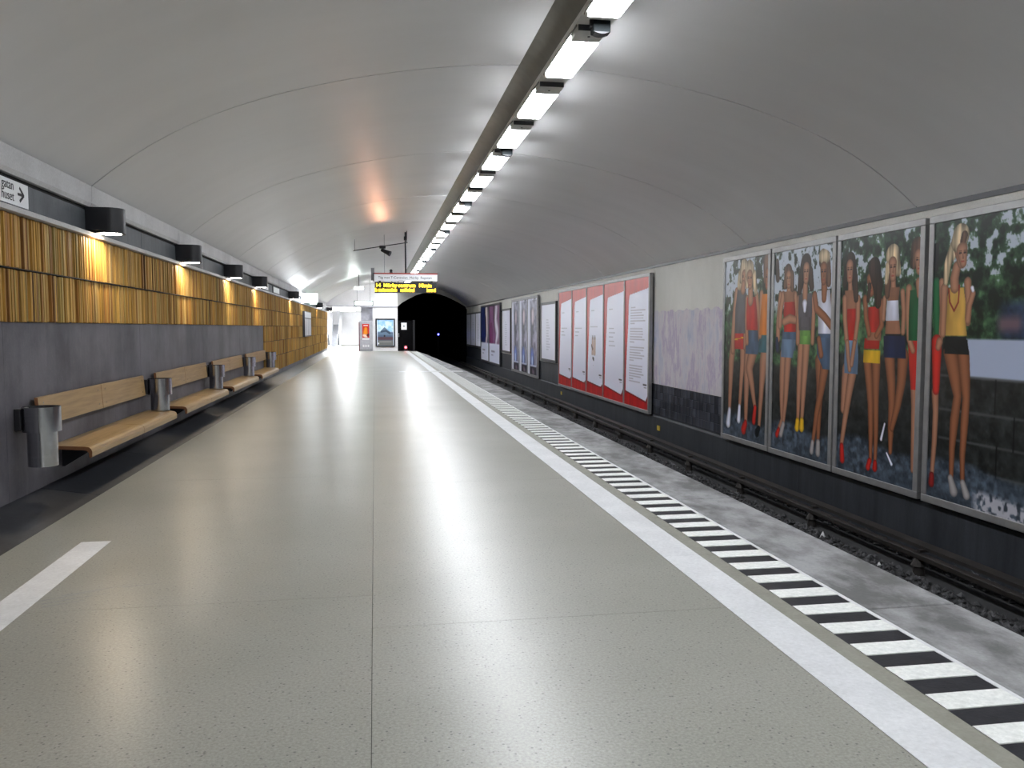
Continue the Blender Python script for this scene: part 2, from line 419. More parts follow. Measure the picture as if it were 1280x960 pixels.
ceiling = struct(vault_strip(XL - 0.05, XR + 0.05, YB, YW + 0.3, 0.06, 40), 'ceiling', 'dark_gap', 'pale grey barrel vault of wide curved panels over platform and track', 'ceiling')
y = 10.15 - 5.05 * 5
while y < YW:
    a, b = max(y, YB), min(y + 5.05, YW + 0.2)
    if b > YB + .1:
        for x0, x1 in ((XL + 0.0, XC - 0.15), (XC + 0.15, XR - 0.0)):
            part(vault_strip(x0, x1, a + .014, b - .014, 0.0), 'vault_panel', 'vault_paint', ceiling, smooth=True)
    y += 5.05
# closing wall behind the camera
struct(MB().box(XL - 0.4, XR + 0.4, YB - 0.3, YB, -1.4, 4.9), 'wall_back', 'wall_plaster')

# ------------------------------------------------------------------ end of the hall and tunnel mouth
oo = []
xs = [XL + (1.53 - XL) * i / 16 for i in range(17)]
tym = [(x, vz(x) + 0.05) for x in xs] + [(1.53, 0.0), (-0.13, 0.0), (-0.13, 2.98), (XL, 2.98)]
wall_e = struct(MB().prism(tym, 'y', 56.7, 56.95), 'wall_end', 'hall_white', 'white end wall with framed film poster beside the dark tunnel', 'wall')
part(MB().box(XL, 1.53, 56.6, 56.72, 2.94, 3.02), 'cornice', 'cabinet_grey', wall_e)
arch = [(1.53, 56.70, 2.98), (1.88, 57.22, 3.28), (2.28, 57.82, 3.52), (2.87, 58.69, 3.83), (3.36, 59.41, 4.00), (3.80, 60.06, 4.08), (4.31, 60.82, 4.07),
        (4.77, 61.50, 4.01), (5.30, 62.29, 3.89), (5.79, 63.01, 3.71), (6.35, 63.85, 3.50), (7.0, 64.8, 3.19), (7.13, 65.0, 3.0)]
pm = MB(); vs = []
for (x, yy, z) in arch: vs += [(x, yy, z), (x, yy, vz(x) + .08), (x, yy + .25, z), (x, yy + .25, vz(x) + .08)]
fs = []
for i in range(len(arch) - 1):
    a, b = 4 * i, 4 * i + 4; fs += [(a, b, b + 1, a + 1), (a, a + 2, b + 2, b), (a + 2, a + 3, b + 3, b + 2)]
struct(pm.add(vs, fs), 'wall_portal', 'wall_plaster', 'grey arched portal wall framing the black tunnel mouth', 'portal')
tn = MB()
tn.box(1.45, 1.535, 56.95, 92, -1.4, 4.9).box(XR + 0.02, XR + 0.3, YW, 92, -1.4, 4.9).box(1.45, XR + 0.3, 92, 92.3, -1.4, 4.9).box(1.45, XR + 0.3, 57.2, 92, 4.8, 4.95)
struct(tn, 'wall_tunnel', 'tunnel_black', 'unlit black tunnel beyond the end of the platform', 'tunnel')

# track bed
struct(MB().box(EDGE - 0.4, XR + 0.3, YB, 92, -1.5, -1.36), 'floor_trackbed', 'trench_concrete', 'dark ballasted track bed between platform edge and far wall', 'track bed')
bal = MB()
for i in range(5200):
    yy = 4.5 + 30 * (rnd.random() ** 1.6); x = rnd.choice((rnd.uniform(5.74, 6.3), rnd.uniform(5.74, 6.3), rnd.uniform(6.68, 7.0))); s = rnd.uniform(0.018, 0.05); a = rnd.random() * 6.3
    z = -1.355 + rnd.uniform(0, .02)
    b = [(x + s * math.cos(a + t * 1.571) * rnd.uniform(.7, 1.2), yy + s * math.sin(a + t * 1.571) * rnd.uniform(.7, 1.2), z + s * rnd.uniform(0, .5)) for t in range(4)]
    bal.add([(x, yy, z - .02)] + b + [(x + rnd.uniform(-.3, .3) * s, yy, z + s * rnd.uniform(.8, 1.3))], [(5, 1, 2), (5, 2, 3), (5, 3, 4), (5, 4, 1), (0, 2, 1), (0, 3, 2), (0, 4, 3), (0, 1, 4)])
tag(solo(bal, 'ballast', 'ballast_stone'), 'dark crushed stone ballast between the rails and the far wall', 'ballast', kind='stuff')
for x, lb in ((4.17, 'steel running rail nearer the platform edge, down in the track bed'), (5.60, 'steel running rail farther from the platform, down in the track bed')):
    r = thing('running_rail', (x, 30, -1.36), lb, 'rail')
    part(MB().prism([(x - .07, -1.36), (x + .07, -1.36), (x + .07, -1.345), (x + .01, -1.33), (x + .01, -1.24), (x + .035, -1.23), (x + .035, -1.19), (x - .035, -1.19), (x - .035, -1.23), (x - .01, -1.24), (x - .01, -1.33), (x - .07, -1.345)], 'y', YB, 90), 'rail_body', 'rust_steel', r)
    part(MB().box(x - .034, x + .034, YB, 90, -1.192, -1.188), 'rail_top', 'rail_head', r)
tr = thing('conductor_rail', (6.45, 30, -1.36), 'rusty conductor rail on insulators running below the poster wall', 'rail')
part(MB().box(6.36, 6.46, YB, 64, -1.165, -1.095), 'rail_body', 'rust_steel', tr, bevel=0.012)
part(MB().prism([(6.47, -1.07), (6.60, -1.055), (6.60, -1.015), (6.47, -1.03)], 'y', YB, 64), 'cover_board', 'rust_steel', tr)
yy = 8.89 - 2.47 * 4
while yy < 50:
    ins = part(MB().tube((6.41, yy, -1.36), (6.41, yy, -1.25), 0.075, 0.055, 14).tube((6.41, yy, -1.25), (6.41, yy, -1.165), 0.09, 0.05, 14), 'insulator', 'rust_steel', tr)
    part(MB().box(6.40, 6.62, yy - .03, yy + .03, -1.09, -1.06), 'cover_bracket', 'rust_steel', tr); yy += 2.47
for i, (x, yy, lb) in enumerate(((6.15, 10.6, 'crumpled scrap of white paper on the ballast below the beach posters'), (6.1, 9.2, 'tiny white litter scrap near the platform edge on the ballast'))):
    s = 0.05 if i == 0 else 0.03
    tag(solo(MB().add([(x - s, yy, -1.33), (x, yy - s, -1.31), (x + s, yy, -1.34), (x, yy + s, -1.30), (x, yy, -1.24 if i == 0 else -1.28)], [(0, 1, 4), (1, 2, 4), (2, 3, 4), (3, 0, 4), (0, 3, 2, 1)]), 'litter', 'litter_white'), lb, 'litter')

# ------------------------------------------------------------------ strip of fluorescent lamps
ch = empty('trim_1', (2.13, 25, 4.58)); tag(ch, 'long grey lighting channel hung along the crown of the vault', 'light channel', kind='structure')
cp = [(1.955, 4.585), (2.31, 4.585), (2.31, 4.75), (1.76, 4.762), (1.80, 4.742), (1.86, 4.705), (1.915, 4.65), (1.945, 4.61)]
y = YB
while y < 57:
    b = min(y + 5.736, 57.2); part(MB().prism(cp, 'y', y + .002, b - .002), 'channel_segment', 'channel_paint', ch, smooth=True)
    part(MB().box(1.955, 2.305, y + .002, b - .002, 4.535, 4.586), 'cover_plate', 'plate_paint', ch); y = b
part(MB().tube((2.315, YB, 4.57), (2.315, 57.2, 4.57), 0.013, seg=8), 'cable', 'black_matte', ch)
def rrect(x0, x1, y0, y1, r):
    p = []
    for cx, cy, a in ((x1 - r, y1 - r, 0), (x0 + r, y1 - r, 90), (x0 + r, y0 + r, 180), (x1 - r, y0 + r, 270)):
        for t in (0, 45, 90): p.append((cx + r * math.cos(RY(a + t)), cy + r * math.sin(RY(a + t))))
    return p
k = -9; proto = None; PL = 1.912
while True:
    near = 8.39 + PL * k; far = near + 1.257
    if far > 57: break
    nn = k + 2
    lb = ('fluorescent ceiling lamp, %s in the row counting from the nearest in view' % ordinal(nn)) if nn >= 1 else 'fluorescent ceiling lamp overhead, outside the picture'
    t = thing('fluorescent_lamp', (2.13, near, 4.49), lb, 'ceiling lamp', 'fluorescent lamps in the ceiling strip' if nn >= 1 else 'fluorescent lamps behind the viewpoint')
    if proto is None:
        proto = [part(MB().prism(rrect(1.978, 2.284, near, far, 0.045), 'z', 4.482, 4.55), 'diffuser', 'tube_glow', t),
                 part(MB().box(1.985, 2.277, near - .30, far + .05, 4.55, 4.573), 'housing', 'plate_paint', t),
                 part(MB().box(1.985, 2.277, near - .30, near + .012, 4.478, 4.55), 'end_box', 'plate_paint', t, bevel=0.006),
                 part(MB().box(1.985, 2.277, far - .012, far + .05, 4.478, 4.55), 'end_box', 'plate_paint', t, bevel=0.006),
                 part(MB().box(1.985, 2.277, near - .312, near - .302, 4.48, 4.572), 'end_seam', 'frame_dark', t),
                 part(MB().box(1.964, 1.974, near - .30, far + .05, 4.518, 4.535), 'side_trim', 'channel_paint', t),
                 part(MB().tube((2.13, near - .15, 4.474), (2.13, near - .15, 4.479), 0.014, seg=8), 'screw', 'ink_black', t)]
    else:
        for o in proto:
            c = o.copy(); C.objects.link(c); c.parent = t
    k += 1
j = 0; yy = 8.39 - .46
while yy < 45:
    t = thing('loudspeaker', (2.16, yy, 4.3), 'small dark box loudspeaker under the lamp strip, %s from the near end' % ordinal(j + 1), 'loudspeaker', 'loudspeakers in the lamp strip')
    part(MB().box(2.08, 2.25, yy - .06, yy + .06, 4.40, 4.535), 'case', 'green_grey', t, bevel=0.01)
    part(MB().prism([(2.085 + .16 * i / 6, 4.405 - .02 * math.sin(math.pi * i / 6)) for i in range(7)], 'y', yy - .06, yy + .06), 'grille', 'frame_dark', t)
    part(MB().box(2.06, 2.08, yy - .02, yy + .02, 4.45, 4.535), 'bracket', 'ink_black', t)
    yy += PL * 3; j += 1

# ------------------------------------------------------------------ wall downlights
def dshape(cx, cy, r, x0, n=14):
    return [(x0, cy - r)] + [(cx + r * math.cos(RY(-90 + 180 * i / n)), cy + r * math.sin(RY(-90 + 180 * i / n))) for i in range(n + 1)] + [(x0, cy + r)]
def downlight(y, lb):
    t = thing('wall_downlight', (XL + .035, y, 2.635), lb, 'wall lamp', 'round-fronted downlights on the slate band')
    cx = -2.90
    # shell with an open bottom
    o = dshape(cx, y, 0.155, XL + 0.03); i_ = dshape(cx, y, 0.14, XL + 0.05)
    part(MB().prism(o, 'z', 2.665, 2.915), 'housing', 'black_paint', t, smooth=True)
    n = 28; mb = MB()
    ring = [(cx + r * math.cos(2 * math.pi * q / n), y + r * math.sin(2 * math.pi * q / n), z) for r, z in ((.155, 2.64), (.155, 2.668), (.115, 2.668), (.115, 2.64)) for q in range(n)]
    fs = [(a * n + q, a * n + (q + 1) % n, ((a + 1) % 4) * n + (q + 1) % n, ((a + 1) % 4) * n + q) for a in range(4) for q in range(n)]
    part(mb.add(ring, fs), 'rim', 'black_paint', t, smooth=True)
    part(MB().tube((cx, y, 2.637), (cx, y, 2.664), 0.112, seg=24), 'lens', 'spot_glow', t)
    ld = bpy.data.lights.new('downlight_beam', 'SPOT'); ld.energy = SPOT; ld.color = (1.0, 0.80, 0.52); ld.spot_size = RY(165); ld.spot_blend = 0.3; ld.shadow_soft_size = 0.05
    lo = bpy.data.objects.new('downlight_beam', ld); C.objects.link(lo); lo.parent = t
    lo.location = (cx - .05 - t.location[0], 0, 2.625 - t.location[2]); lo.rotation_euler = (0, RY(20), 0)
    return t
for y, lb in ((5.8, 'black round-fronted downlight on the slate band, out of view by the arrow sign'), (10.0, 'nearest black round-fronted downlight right of the arrow sign'), (14.2, 'black downlight above the first gap between benches, second from the arrow sign'),
              (18.5, 'black downlight on the slate band, third from the arrow sign'), (22.6, 'black downlight on the slate band, fourth from the arrow sign, before two small white plates'),
              (31.8, 'black downlight on the band between small white plates and lit sign'), (46.3, 'small far black downlight just beyond the lit sign on the left wall'), (56.4, 'farthest black downlight at the very end of the left wall')):
    downlight(y, lb)

# ------------------------------------------------------------------ signs on the slate band
sg = thing('direction_sign', (XL + .035, 7.0, 2.66), 'white direction sign with arrow on the slate band at left edge', 'sign')
part(MB().box(XL + .035, XL + .05, 5.4, 8.29, 2.668, 2.88), 'plate', 'sign_white', sg)
text('lettering', 'gatan', 0.115, sg, (XL + .0515, 7.98, 2.795), WALL_L_ROT, 'ink_black', 'RIGHT')
text('lettering', 'huset', 0.115, sg, (XL + .0515, 7.98, 2.70), WALL_L_ROT, 'ink_black', 'RIGHT')
ar = MB(); x = XL + .0505; w = .012
for (a, b) in (((8.06, 2.775), (8.18, 2.775)), ((8.10, 2.835), (8.19, 2.772)), ((8.10, 2.715), (8.19, 2.778))):
    d = Vector((b[0] - a[0], b[1] - a[1])).normalized(); nx, nz = -d.y * w, d.x * w
    ar.prism([(a[0] + nx, a[1] + nz), (b[0] + nx, b[1] + nz), (b[0] - nx, b[1] - nz), (a[0] - nx, a[1] - nz)], 'x', x, x + .002)
part(ar, 'arrow', 'ink_black', sg)
for y0, y1, lb in ((24.1, 25.6, 'small white sign plate on the slate band beyond the fourth downlight'), (26.8, 28.5, 'small white sign plate on the band, farther of the two')):
    s = thing('sign_plate', (XL + .035, y0, 2.67), lb, 'sign', 'small white plates on the slate band')
    part(MB().box(XL + .035, XL + .06, y0, y1, 2.67, 2.875), 'rim', 'frame_dark', s); part(MB().box(XL + .06, XL + .065, y0 + .05, y1 - .05, 2.69, 2.855), 'face', 'sign_white', s)
s = thing('lit_sign', (XL, 36.5, 2.62), 'glowing white lit sign box standing out from the left wall', 'sign')
part(MB().box(XL + .1, XL + .75, 36.5, 36.75, 2.66, 3.03), 'light_box', 'white_glow', s, bevel=0.02); part(MB().box(XL + .03, XL + .12, 36.58, 36.67, 2.8, 2.9), 'bracket', 'frame_dark', s)
s = thing('exit_sign', (XL, 42, 2.7), 'pale green lit sign on the left wall beyond the white lit sign', 'sign')
part(MB().box(XL + .05, XL + .35, 42, 42.15, 2.72, 2.95), 'light_box', 'exit_glow', s); part(MB().box(XL + .03, XL + .06, 42.04, 42.1, 2.78, 2.88), 'bracket', 'frame_dark', s)
s = thing('timetable_case', (XL + .07, 39, 1.18), 'narrow white timetable case hung on the wooden laths', 'notice case')
part(MB().box(XL + .072, XL + .16, 37.2, 40.9, 1.18, 2.3), 'case', 'frame_dark', s)
part(MB().box(XL + .16, XL + .165, 37.3, 40.8, 2.02, 2.26), 'heading', 'white_sheet', s)
for i in range(4): part(MB().box(XL + .16, XL + .165, 37.35 + i * .88, 37.35 + i * .88 + .7, 1.23, 1.97), 'timetable_sheet', 'white_sheet', s)

# ------------------------------------------------------------------ benches and bins
def bench(k, lb):
    y0 = 8.62 + 4.19 * k; y1 = y0 + 3.55; ym = (y0 + y1) / 2 + 0.1
    t = thing('wall_bench', (XL + .025, ym, 0.35), lb, 'bench', 'oak benches along the concrete wall')
    seat = [(-3.12, .455), (-2.80, .437), (-2.765, .43), (-2.745, .413), (-2.735, .385), (-2.738, .335), (-2.755, .325), (-2.765, .335), (-2.768, .375), (-2.785, .395), (-2.81, .402), (-3.12, .42)]
    for a, b in ((y0, ym), (ym, y1)):
        s = part(MB().prism(seat, 'y', a + .003, b - .003), 'seat_board', 'oak', t)
        part(MB().prism(seat, 'y', a + .0022, a + .003), 'end_grain', 'end_grain', s)
    yb0, yb1 = y0 - .42, y1 - .42; ybm = (yb0 + yb1) / 2 + .02
    back = [(-3.085, .955), (-3.055, .955), (-3.035, .69), (-3.065, .69)]
    for a, b in ((yb0, ybm), (ybm, yb1)):
        s = part(MB().prism(back, 'y', a + .004, b - .004), 'back_board', 'oak', t)
        part(MB().prism(back, 'y', a + .0032, a + .004), 'end_grain', 'end_grain', s)
        for yy in (a + .12, b - .12):
            for z in (.90, .745):
                x = -3.055 + (.955 - z) * .0755
                part(MB().tube((x - .004, yy, z), (x + .003, yy, z), 0.009, seg=8), 'bolt', 'steel', s)
    for yy in (y0 + .35, ym, y1 - .35):
        part(MB().prism([(XL + .02, .20), (XL + .05, .20), (-2.80, .385), (-2.80, .402), (XL + .02, .42)], 'y', yy - .02, yy + .02), 'seat_bracket', 'black_paint', t)
    for yy in (yb0 + .4, ybm, yb1 - .4):
        part(MB().box(XL + .02, -3.06, yy - .03, yy + .03, .74, .90), 'back_bracket', 'black_paint', t)
for k, lb in enumerate(('nearest oak wall bench, starting right of the nearest steel bin', 'second oak wall bench from the near end, between second and third bins', 'third oak wall bench from the near end of the row', 'farthest oak wall bench, ending where the concrete meets the laths')):
    bench(k, lb)
def ringmesh(outl, inl, z0, z1):
    n = len(outl); vs = [(p[0], p[1], z) for q in (outl, inl) for z in (z0, z1) for p in q]; fs = []
    for i in range(n):
        j = (i + 1) % n
        fs += [(i, j, n + j, n + i), (2 * n + i, 3 * n + i, 3 * n + j, 2 * n + j), (n + i, n + j, 3 * n + j, 3 * n + i), (i, 2 * n + i, 2 * n + j, j)]
    return MB().add(vs, fs)
BW = ('round stainless steel litter bin on the wall left of the nearest bench', 'steel wall bin over the joint between first and second benches', 'steel wall bin between second and third benches',
      'steel wall bin between third and farthest benches', 'farthest steel wall bin, at the end of the last bench')
for k, lb in enumerate(BW):
    y = 7.97 + 4.14 * k; cx = -2.94; zb = .365 if k == 0 else .456; t = thing('litter_bin', (XL + .025, y, .36), lb, 'litter bin', 'steel bins on the bench wall')
    n = 32; circ = lambda r: [(cx + r * math.cos(2 * math.pi * q / n), y + r * math.sin(2 * math.pi * q / n)) for q in range(n)]
    part(ringmesh(circ(.157), circ(.150), .675, .895), 'collar', 'steel', t, smooth=True)
    part(MB().box(XL + .026, cx - .13, y - .12, y + .08, .69, .885), 'wall_bracket', 'black_paint', t, bevel=0.008)
    part(ringmesh(circ(.122), circ(.116), zb, .88), 'drum', 'steel', t, smooth=True)
    part(MB().tube((cx, y, zb + .005), (cx, y, zb + .02), .117, seg=24), 'base', 'frame_dark', t)
    part(ringmesh(circ(.151), circ(.118), .852, .858), 'flange', 'steel', t)

FIGURES = {1:[('s',[(0.514,1.295,0.124),(0.429,0.928,0.125),(0.415,0.528,0.094),(0.39,-0.009,0.071)]),
 ('w',[(0.384,-0.06,0.071),(0.332,-0.318,0.103)]),
 ('s',[(0.953,1.238,0.132),(0.945,0.917,0.103),(0.896,0.526,0.081),(0.855,0.101,0.06)]),
 ('w',[(0.842,0.05,0.06),(0.815,-0.198,0.082)]),
 ('r',[(0.734,1.494,0.301),(0.762,1.202,0.3)]),
 ('y',[(0.588,1.375,0.138),(0.947,1.386,0.103)]),
 ('s',[(0.625,2.288,0.091),(0.537,1.833,0.092),(0.48,1.373,0.085),(0.49,1.142,0.085)]),
 ('s',[(1.037,2.144,0.072),(1.032,1.763,0.072),(1.042,1.221,0.08)]),
 ('g',[(0.848,2.31,0.192),(0.826,1.958,0.252),(0.824,1.507,0.253)]),
 ('l',[(0.798,2.601,0.119),(0.755,2.411,0.105)]),
 ('l',[(0.94,2.719,0.19),(0.837,2.567,0.133)]),
 ('f',[(0.961,2.575,0.131),(0.95,2.481,0.109)]),
 ('s',[(0.917,2.419,0.088),(0.906,2.324,0.103)]),
 ('s',[(1.189,1.149,0.171),(1.144,0.861,0.129),(1.136,0.382,0.101),(1.132,-0.195,0.065)]),
 ('r',[(1.12,-0.245,0.079),(1.038,-0.367,0.102)]),
 ('s',[(1.385,1.154,0.181),(1.231,0.834,0.142),(1.373,0.495,0.098),(1.5,0.128,0.062)]),
 ('r',[(1.515,0.098,0.062),(1.471,-0.157,0.076)]),
 ('j',[(1.342,1.51,0.237),(1.382,1.229,0.278)]),
 ('j',[(1.365,1.31,0.278),(1.331,1.121,0.266)]),
 ('s',[(1.088,2.142,0.072),(1.077,1.731,0.072),(1.124,1.318,0.072)]),
 ('s',[(1.491,2.19,0.075),(1.589,1.819,0.074),(1.662,1.389,0.074)]),
 ('r',[(1.272,2.136,0.182),(1.297,1.885,0.224),(1.325,1.572,0.237)]),
 ('s',[(1.23,2.294,0.099),(1.239,2.106,0.113)]),
 ('l',[(1.351,2.567,0.111),(1.461,2.253,0.068)]),
 ('l',[(1.164,2.673,0.199),(1.077,2.395,0.065)]),
 ('f',[(1.183,2.562,0.127),(1.204,2.404,0.099)]),
 ('s',[(1.898,1.259,0.169),(1.814,0.953,0.145),(1.767,0.522,0.099),(1.721,0.056,0.074),(1.693,-0.226,0.054)]),
 ('k',[(1.682,-0.273,0.061),(1.604,-0.361,0.088)]),
 ('T',[(1.824,1.452,0.197),(1.816,1.209,0.21)]),
 ('T',[(1.863,1.319,0.196),(1.771,1.165,0.172)]),
 ('s',[(1.691,2.213,0.073),(1.669,1.818,0.073),(1.659,1.451,0.074)]),
 ('o',[(1.857,2.176,0.143),(1.854,1.815,0.196),(1.843,1.483,0.209)]),
 ('b',[(1.876,2.775,0.142),(1.863,2.476,0.104)]),
 ('h',[(1.916,2.593,0.09),(1.914,2.354,0.09)])],
2:[('d',[(0.183,2.744,0.061),(0.215,2.451,0.073)]),
 ('s',[(0.331,2.155,0.072),(0.271,1.75,0.073),(0.263,1.399,0.073)]),
 ('N',[(0.226,1.386,0.049),(0.253,1.211,0.061)]),
 ('s',[(0.468,1.129,0.107),(0.45,0.751,0.096),(0.445,0.342,0.072),(0.473,-0.006,0.048),(0.349,-0.227,0.061)]),
 ('s',[(0.645,1.135,0.116),(0.615,0.761,0.099),(0.593,0.355,0.071),(0.523,-0.059,0.053)]),
 ('S',[(0.524,-0.088,0.059),(0.442,-0.259,0.072)]),
 ('r',[(0.36,-0.196,0.049),(0.303,-0.292,0.061)]),
 ('j',[(0.662,1.518,0.232),(0.64,1.232,0.256)]),
 ('J',[(0.646,1.364,0.244),(0.599,1.105,0.211)]),
 ('s',[(0.421,2.152,0.078),(0.338,1.865,0.072),(0.325,1.633,0.073)]),
 ('s',[(0.838,2.136,0.073),(0.896,1.855,0.067),(0.848,1.688,0.068)]),
 ('r',[(0.647,2.087,0.174),(0.658,1.859,0.208),(0.684,1.547,0.208)]),
 ('s',[(0.472,1.696,0.071),(0.674,1.746,0.081),(0.858,1.721,0.068)]),
 ('s',[(0.615,2.287,0.07),(0.624,2.201,0.075)]),
 ('m',[(0.631,2.187,0.197),(0.643,2.058,0.174)]),
 ('b',[(0.58,2.544,0.14),(0.502,2.32,0.071)]),
 ('b',[(0.698,2.48,0.092),(0.743,2.252,0.057)]),
 ('f',[(0.6,2.486,0.087),(0.613,2.329,0.075)]),
 ('s',[(1.075,1.343,0.109),(1.05,0.953,0.093),(1.035,0.561,0.077),(1.025,0.054,0.05)]),
 ('s',[(1.248,1.346,0.117),(1.223,0.961,0.097),(1.188,0.572,0.081),(1.157,0.069,0.054)]),
 ('y',[(1.016,0.025,0.061),(0.999,-0.09,0.072)]),
 ('y',[(1.158,0.041,0.065),(1.153,-0.071,0.076)]),
 ('L',[(1.186,1.521,0.183),(1.183,1.356,0.194)]),
 ('L',[(1.191,1.428,0.194),(1.184,1.345,0.194)]),
 ('s',[(0.975,2.076,0.066),(0.957,1.743,0.067),(0.965,1.352,0.067)]),
 ('s',[(1.424,2.061,0.067),(1.45,1.738,0.062),(1.437,1.36,0.057)]),
 ('g',[(1.174,2.124,0.215),(1.181,1.85,0.226),(1.184,1.576,0.194)]),
 ('s',[(1.169,2.342,0.07),(1.166,2.179,0.086),(1.171,2.069,0.075)]),
 ('w',[(1.164,1.987,0.075),(1.169,1.878,0.043)]),
 ('g',[(1.187,1.74,0.161),(1.192,1.631,0.161)]),
 ('d',[(1.176,2.641,0.171),(1.036,2.404,0.109),(0.99,2.213,0.077)]),
 ('d',[(1.299,2.497,0.105),(1.374,2.251,0.073)]),
 ('f',[(1.19,2.572,0.096),(1.188,2.382,0.08)]),
 ('t',[(1.676,1.062,0.14),(1.705,0.664,0.11),(1.686,0.315,0.085),(1.686,-0.196,0.05)]),
 ('t',[(1.829,0.989,0.128),(1.739,0.586,0.09),(1.616,0.2,0.071),(1.525,-0.272,0.046)]),
 ('S',[(1.688,-0.25,0.06),(1.686,-0.412,0.071)]),
 ('S',[(1.515,-0.273,0.052),(1.49,-0.414,0.062)]),
 ('j',[(1.805,1.472,0.196),(1.825,1.262,0.226)]),
 ('j',[(1.808,1.409,0.226),(1.82,1.173,0.236),(1.903,0.966,0.146)]),
 ('t',[(2.007,2.092,0.057),(2.026,1.886,0.057)]),
 ('w',[(1.763,2.154,0.167),(1.785,1.892,0.197),(1.803,1.524,0.196)]),
 ('t',[(1.745,2.312,0.079),(1.76,2.206,0.089),(1.758,2.049,0.069)]),
 ('t',[(1.473,2.112,0.072),(1.535,1.897,0.071),(1.791,1.76,0.074),(1.982,1.629,0.072)]),
 ('t',[(1.634,1.407,0.06),(1.711,1.169,0.07)]),
 ('b',[(1.748,2.65,0.167),(1.857,2.409,0.097),(1.887,2.291,0.068)]),
 ('l',[(1.696,2.72,0.119),(1.795,2.699,0.108)]),
 ('h',[(1.725,2.535,0.099),(1.734,2.338,0.079)])],
3:[('s',[(0.299,0.967,0.107),(0.262,0.636,0.081),(0.239,0.355,0.063)]),
 ('s',[(0.468,0.95,0.113),(0.395,0.647,0.088),(0.312,0.261,0.067),(0.228,-0.156,0.05)]),
 ('r',[(0.23,-0.207,0.055),(0.254,-0.408,0.063)]),
 ('J',[(0.41,1.42,0.166),(0.422,1.172,0.184),(0.425,0.936,0.175)]),
 ('r',[(0.379,1.875,0.149),(0.391,1.628,0.167),(0.392,1.429,0.167)]),
 ('r',[(0.399,1.469,0.167),(0.4,1.444,0.158)]),
 ('s',[(0.343,2.248,0.053),(0.353,2.124,0.062)]),
 ('m',[(0.358,2.123,0.15),(0.369,1.9,0.141)]),
 ('s',[(0.211,2.029,0.063),(0.226,1.728,0.058),(0.297,1.378,0.053)]),
 ('s',[(0.307,1.368,0.053),(0.344,1.144,0.049),(0.388,0.971,0.048)]),
 ('s',[(0.562,2.018,0.06),(0.568,1.725,0.055),(0.508,1.382,0.052)]),
 ('s',[(0.499,1.372,0.052),(0.437,1.048,0.048)]),
 ('d',[(0.343,2.593,0.123),(0.461,2.315,0.078),(0.51,2.019,0.06)]),
 ('d',[(0.235,2.452,0.063),(0.202,2.23,0.045)]),
 ('f',[(0.321,2.521,0.088),(0.33,2.322,0.071)]),
 ('t',[(0.841,1.1,0.098),(0.907,0.757,0.083),(0.945,0.501,0.068),(0.97,0.1,0.058),(0.985,-0.303,0.039)]),
 ('t',[(1.053,1.108,0.104),(1.061,0.768,0.081),(1.074,0.513,0.066),(1.094,0.116,0.057),(1.096,-0.314,0.038)]),
 ('r',[(0.961,-0.321,0.049),(0.927,-0.414,0.054)]),
 ('r',[(1.097,-0.328,0.047),(1.091,-0.401,0.057)]),
 ('r',[(0.939,1.413,0.185),(0.928,1.318,0.185)]),
 ('y',[(0.941,1.247,0.203),(0.938,1.118,0.203)]),
 ('m',[(0.997,1.544,0.151),(0.978,1.437,0.168)]),
 ('r',[(0.957,1.863,0.136),(0.98,1.556,0.152)]),
 ('t',[(0.738,2.012,0.058),(0.777,1.723,0.054),(0.862,1.507,0.053)]),
 ('t',[(1.125,1.952,0.054),(1.157,1.626,0.05),(1.039,1.485,0.051)]),
 ('h',[(0.847,2.293,0.081),(0.889,2.101,0.069)]),
 ('d',[(0.943,2.452,0.144),(1.035,2.189,0.118),(1.056,1.931,0.071)]),
 ('d',[(0.843,2.198,0.041),(0.813,1.985,0.037)]),
 ('t',[(1.354,1.203,0.117),(1.418,0.821,0.089),(1.44,0.574,0.076),(1.433,0.186,0.063),(1.439,-0.119,0.04)]),
 ('t',[(1.652,1.214,0.12),(1.636,0.862,0.094),(1.566,0.531,0.07),(1.458,0.216,0.049)]),
 ('w',[(1.359,-0.145,0.014),(1.474,-0.281,0.027)]),
 ('w',[(1.293,0.253,0.018),(1.221,0.033,0.028)]),
 ('k',[(1.422,1.489,0.178),(1.438,1.307,0.229)]),
 ('N',[(1.449,1.453,0.239),(1.47,1.207,0.247)]),
 ('m',[(1.404,1.682,0.148),(1.412,1.534,0.171)]),
 ('s',[(1.603,2.072,0.05),(1.641,1.803,0.046),(1.637,1.536,0.046)]),
 ('s',[(1.208,1.996,0.046),(1.191,1.719,0.046)]),
 ('w',[(1.39,1.967,0.126),(1.395,1.717,0.149)]),
 ('s',[(1.391,2.239,0.052),(1.395,2.148,0.059)]),
 ('m',[(1.39,2.115,0.148),(1.396,1.99,0.126)]),
 ('b',[(1.27,2.269,0.076),(1.266,2.04,0.053)]),
 ('l',[(1.366,2.58,0.156),(1.488,2.346,0.066)]),
 ('l',[(1.26,2.452,0.053),(1.234,2.225,0.038)]),
 ('f',[(1.364,2.479,0.089),(1.381,2.285,0.067)]),
 ('s',[(1.925,0.802,0.09),(1.929,0.564,0.069),(1.933,0.167,0.057),(1.931,-0.286,0.041)]),
 ('r',[(1.894,1.428,0.123),(1.895,1.275,0.123)]),
 ('r',[(1.869,1.405,0.123),(1.925,0.802,0.09)]),
 ('s',[(1.734,2.11,0.063),(1.729,1.802,0.053),(1.769,1.448,0.049),(1.859,1.295,0.048)]),
 ('G',[(1.881,2.06,0.122),(1.884,1.755,0.136),(1.893,1.45,0.136)]),
 ('s',[(1.932,2.188,0.061),(1.945,2.014,0.04)]),
 ('b',[(1.885,2.644,0.135),(1.821,2.433,0.075)]),
 ('f',[(1.918,2.534,0.088),(1.934,2.339,0.061)])],
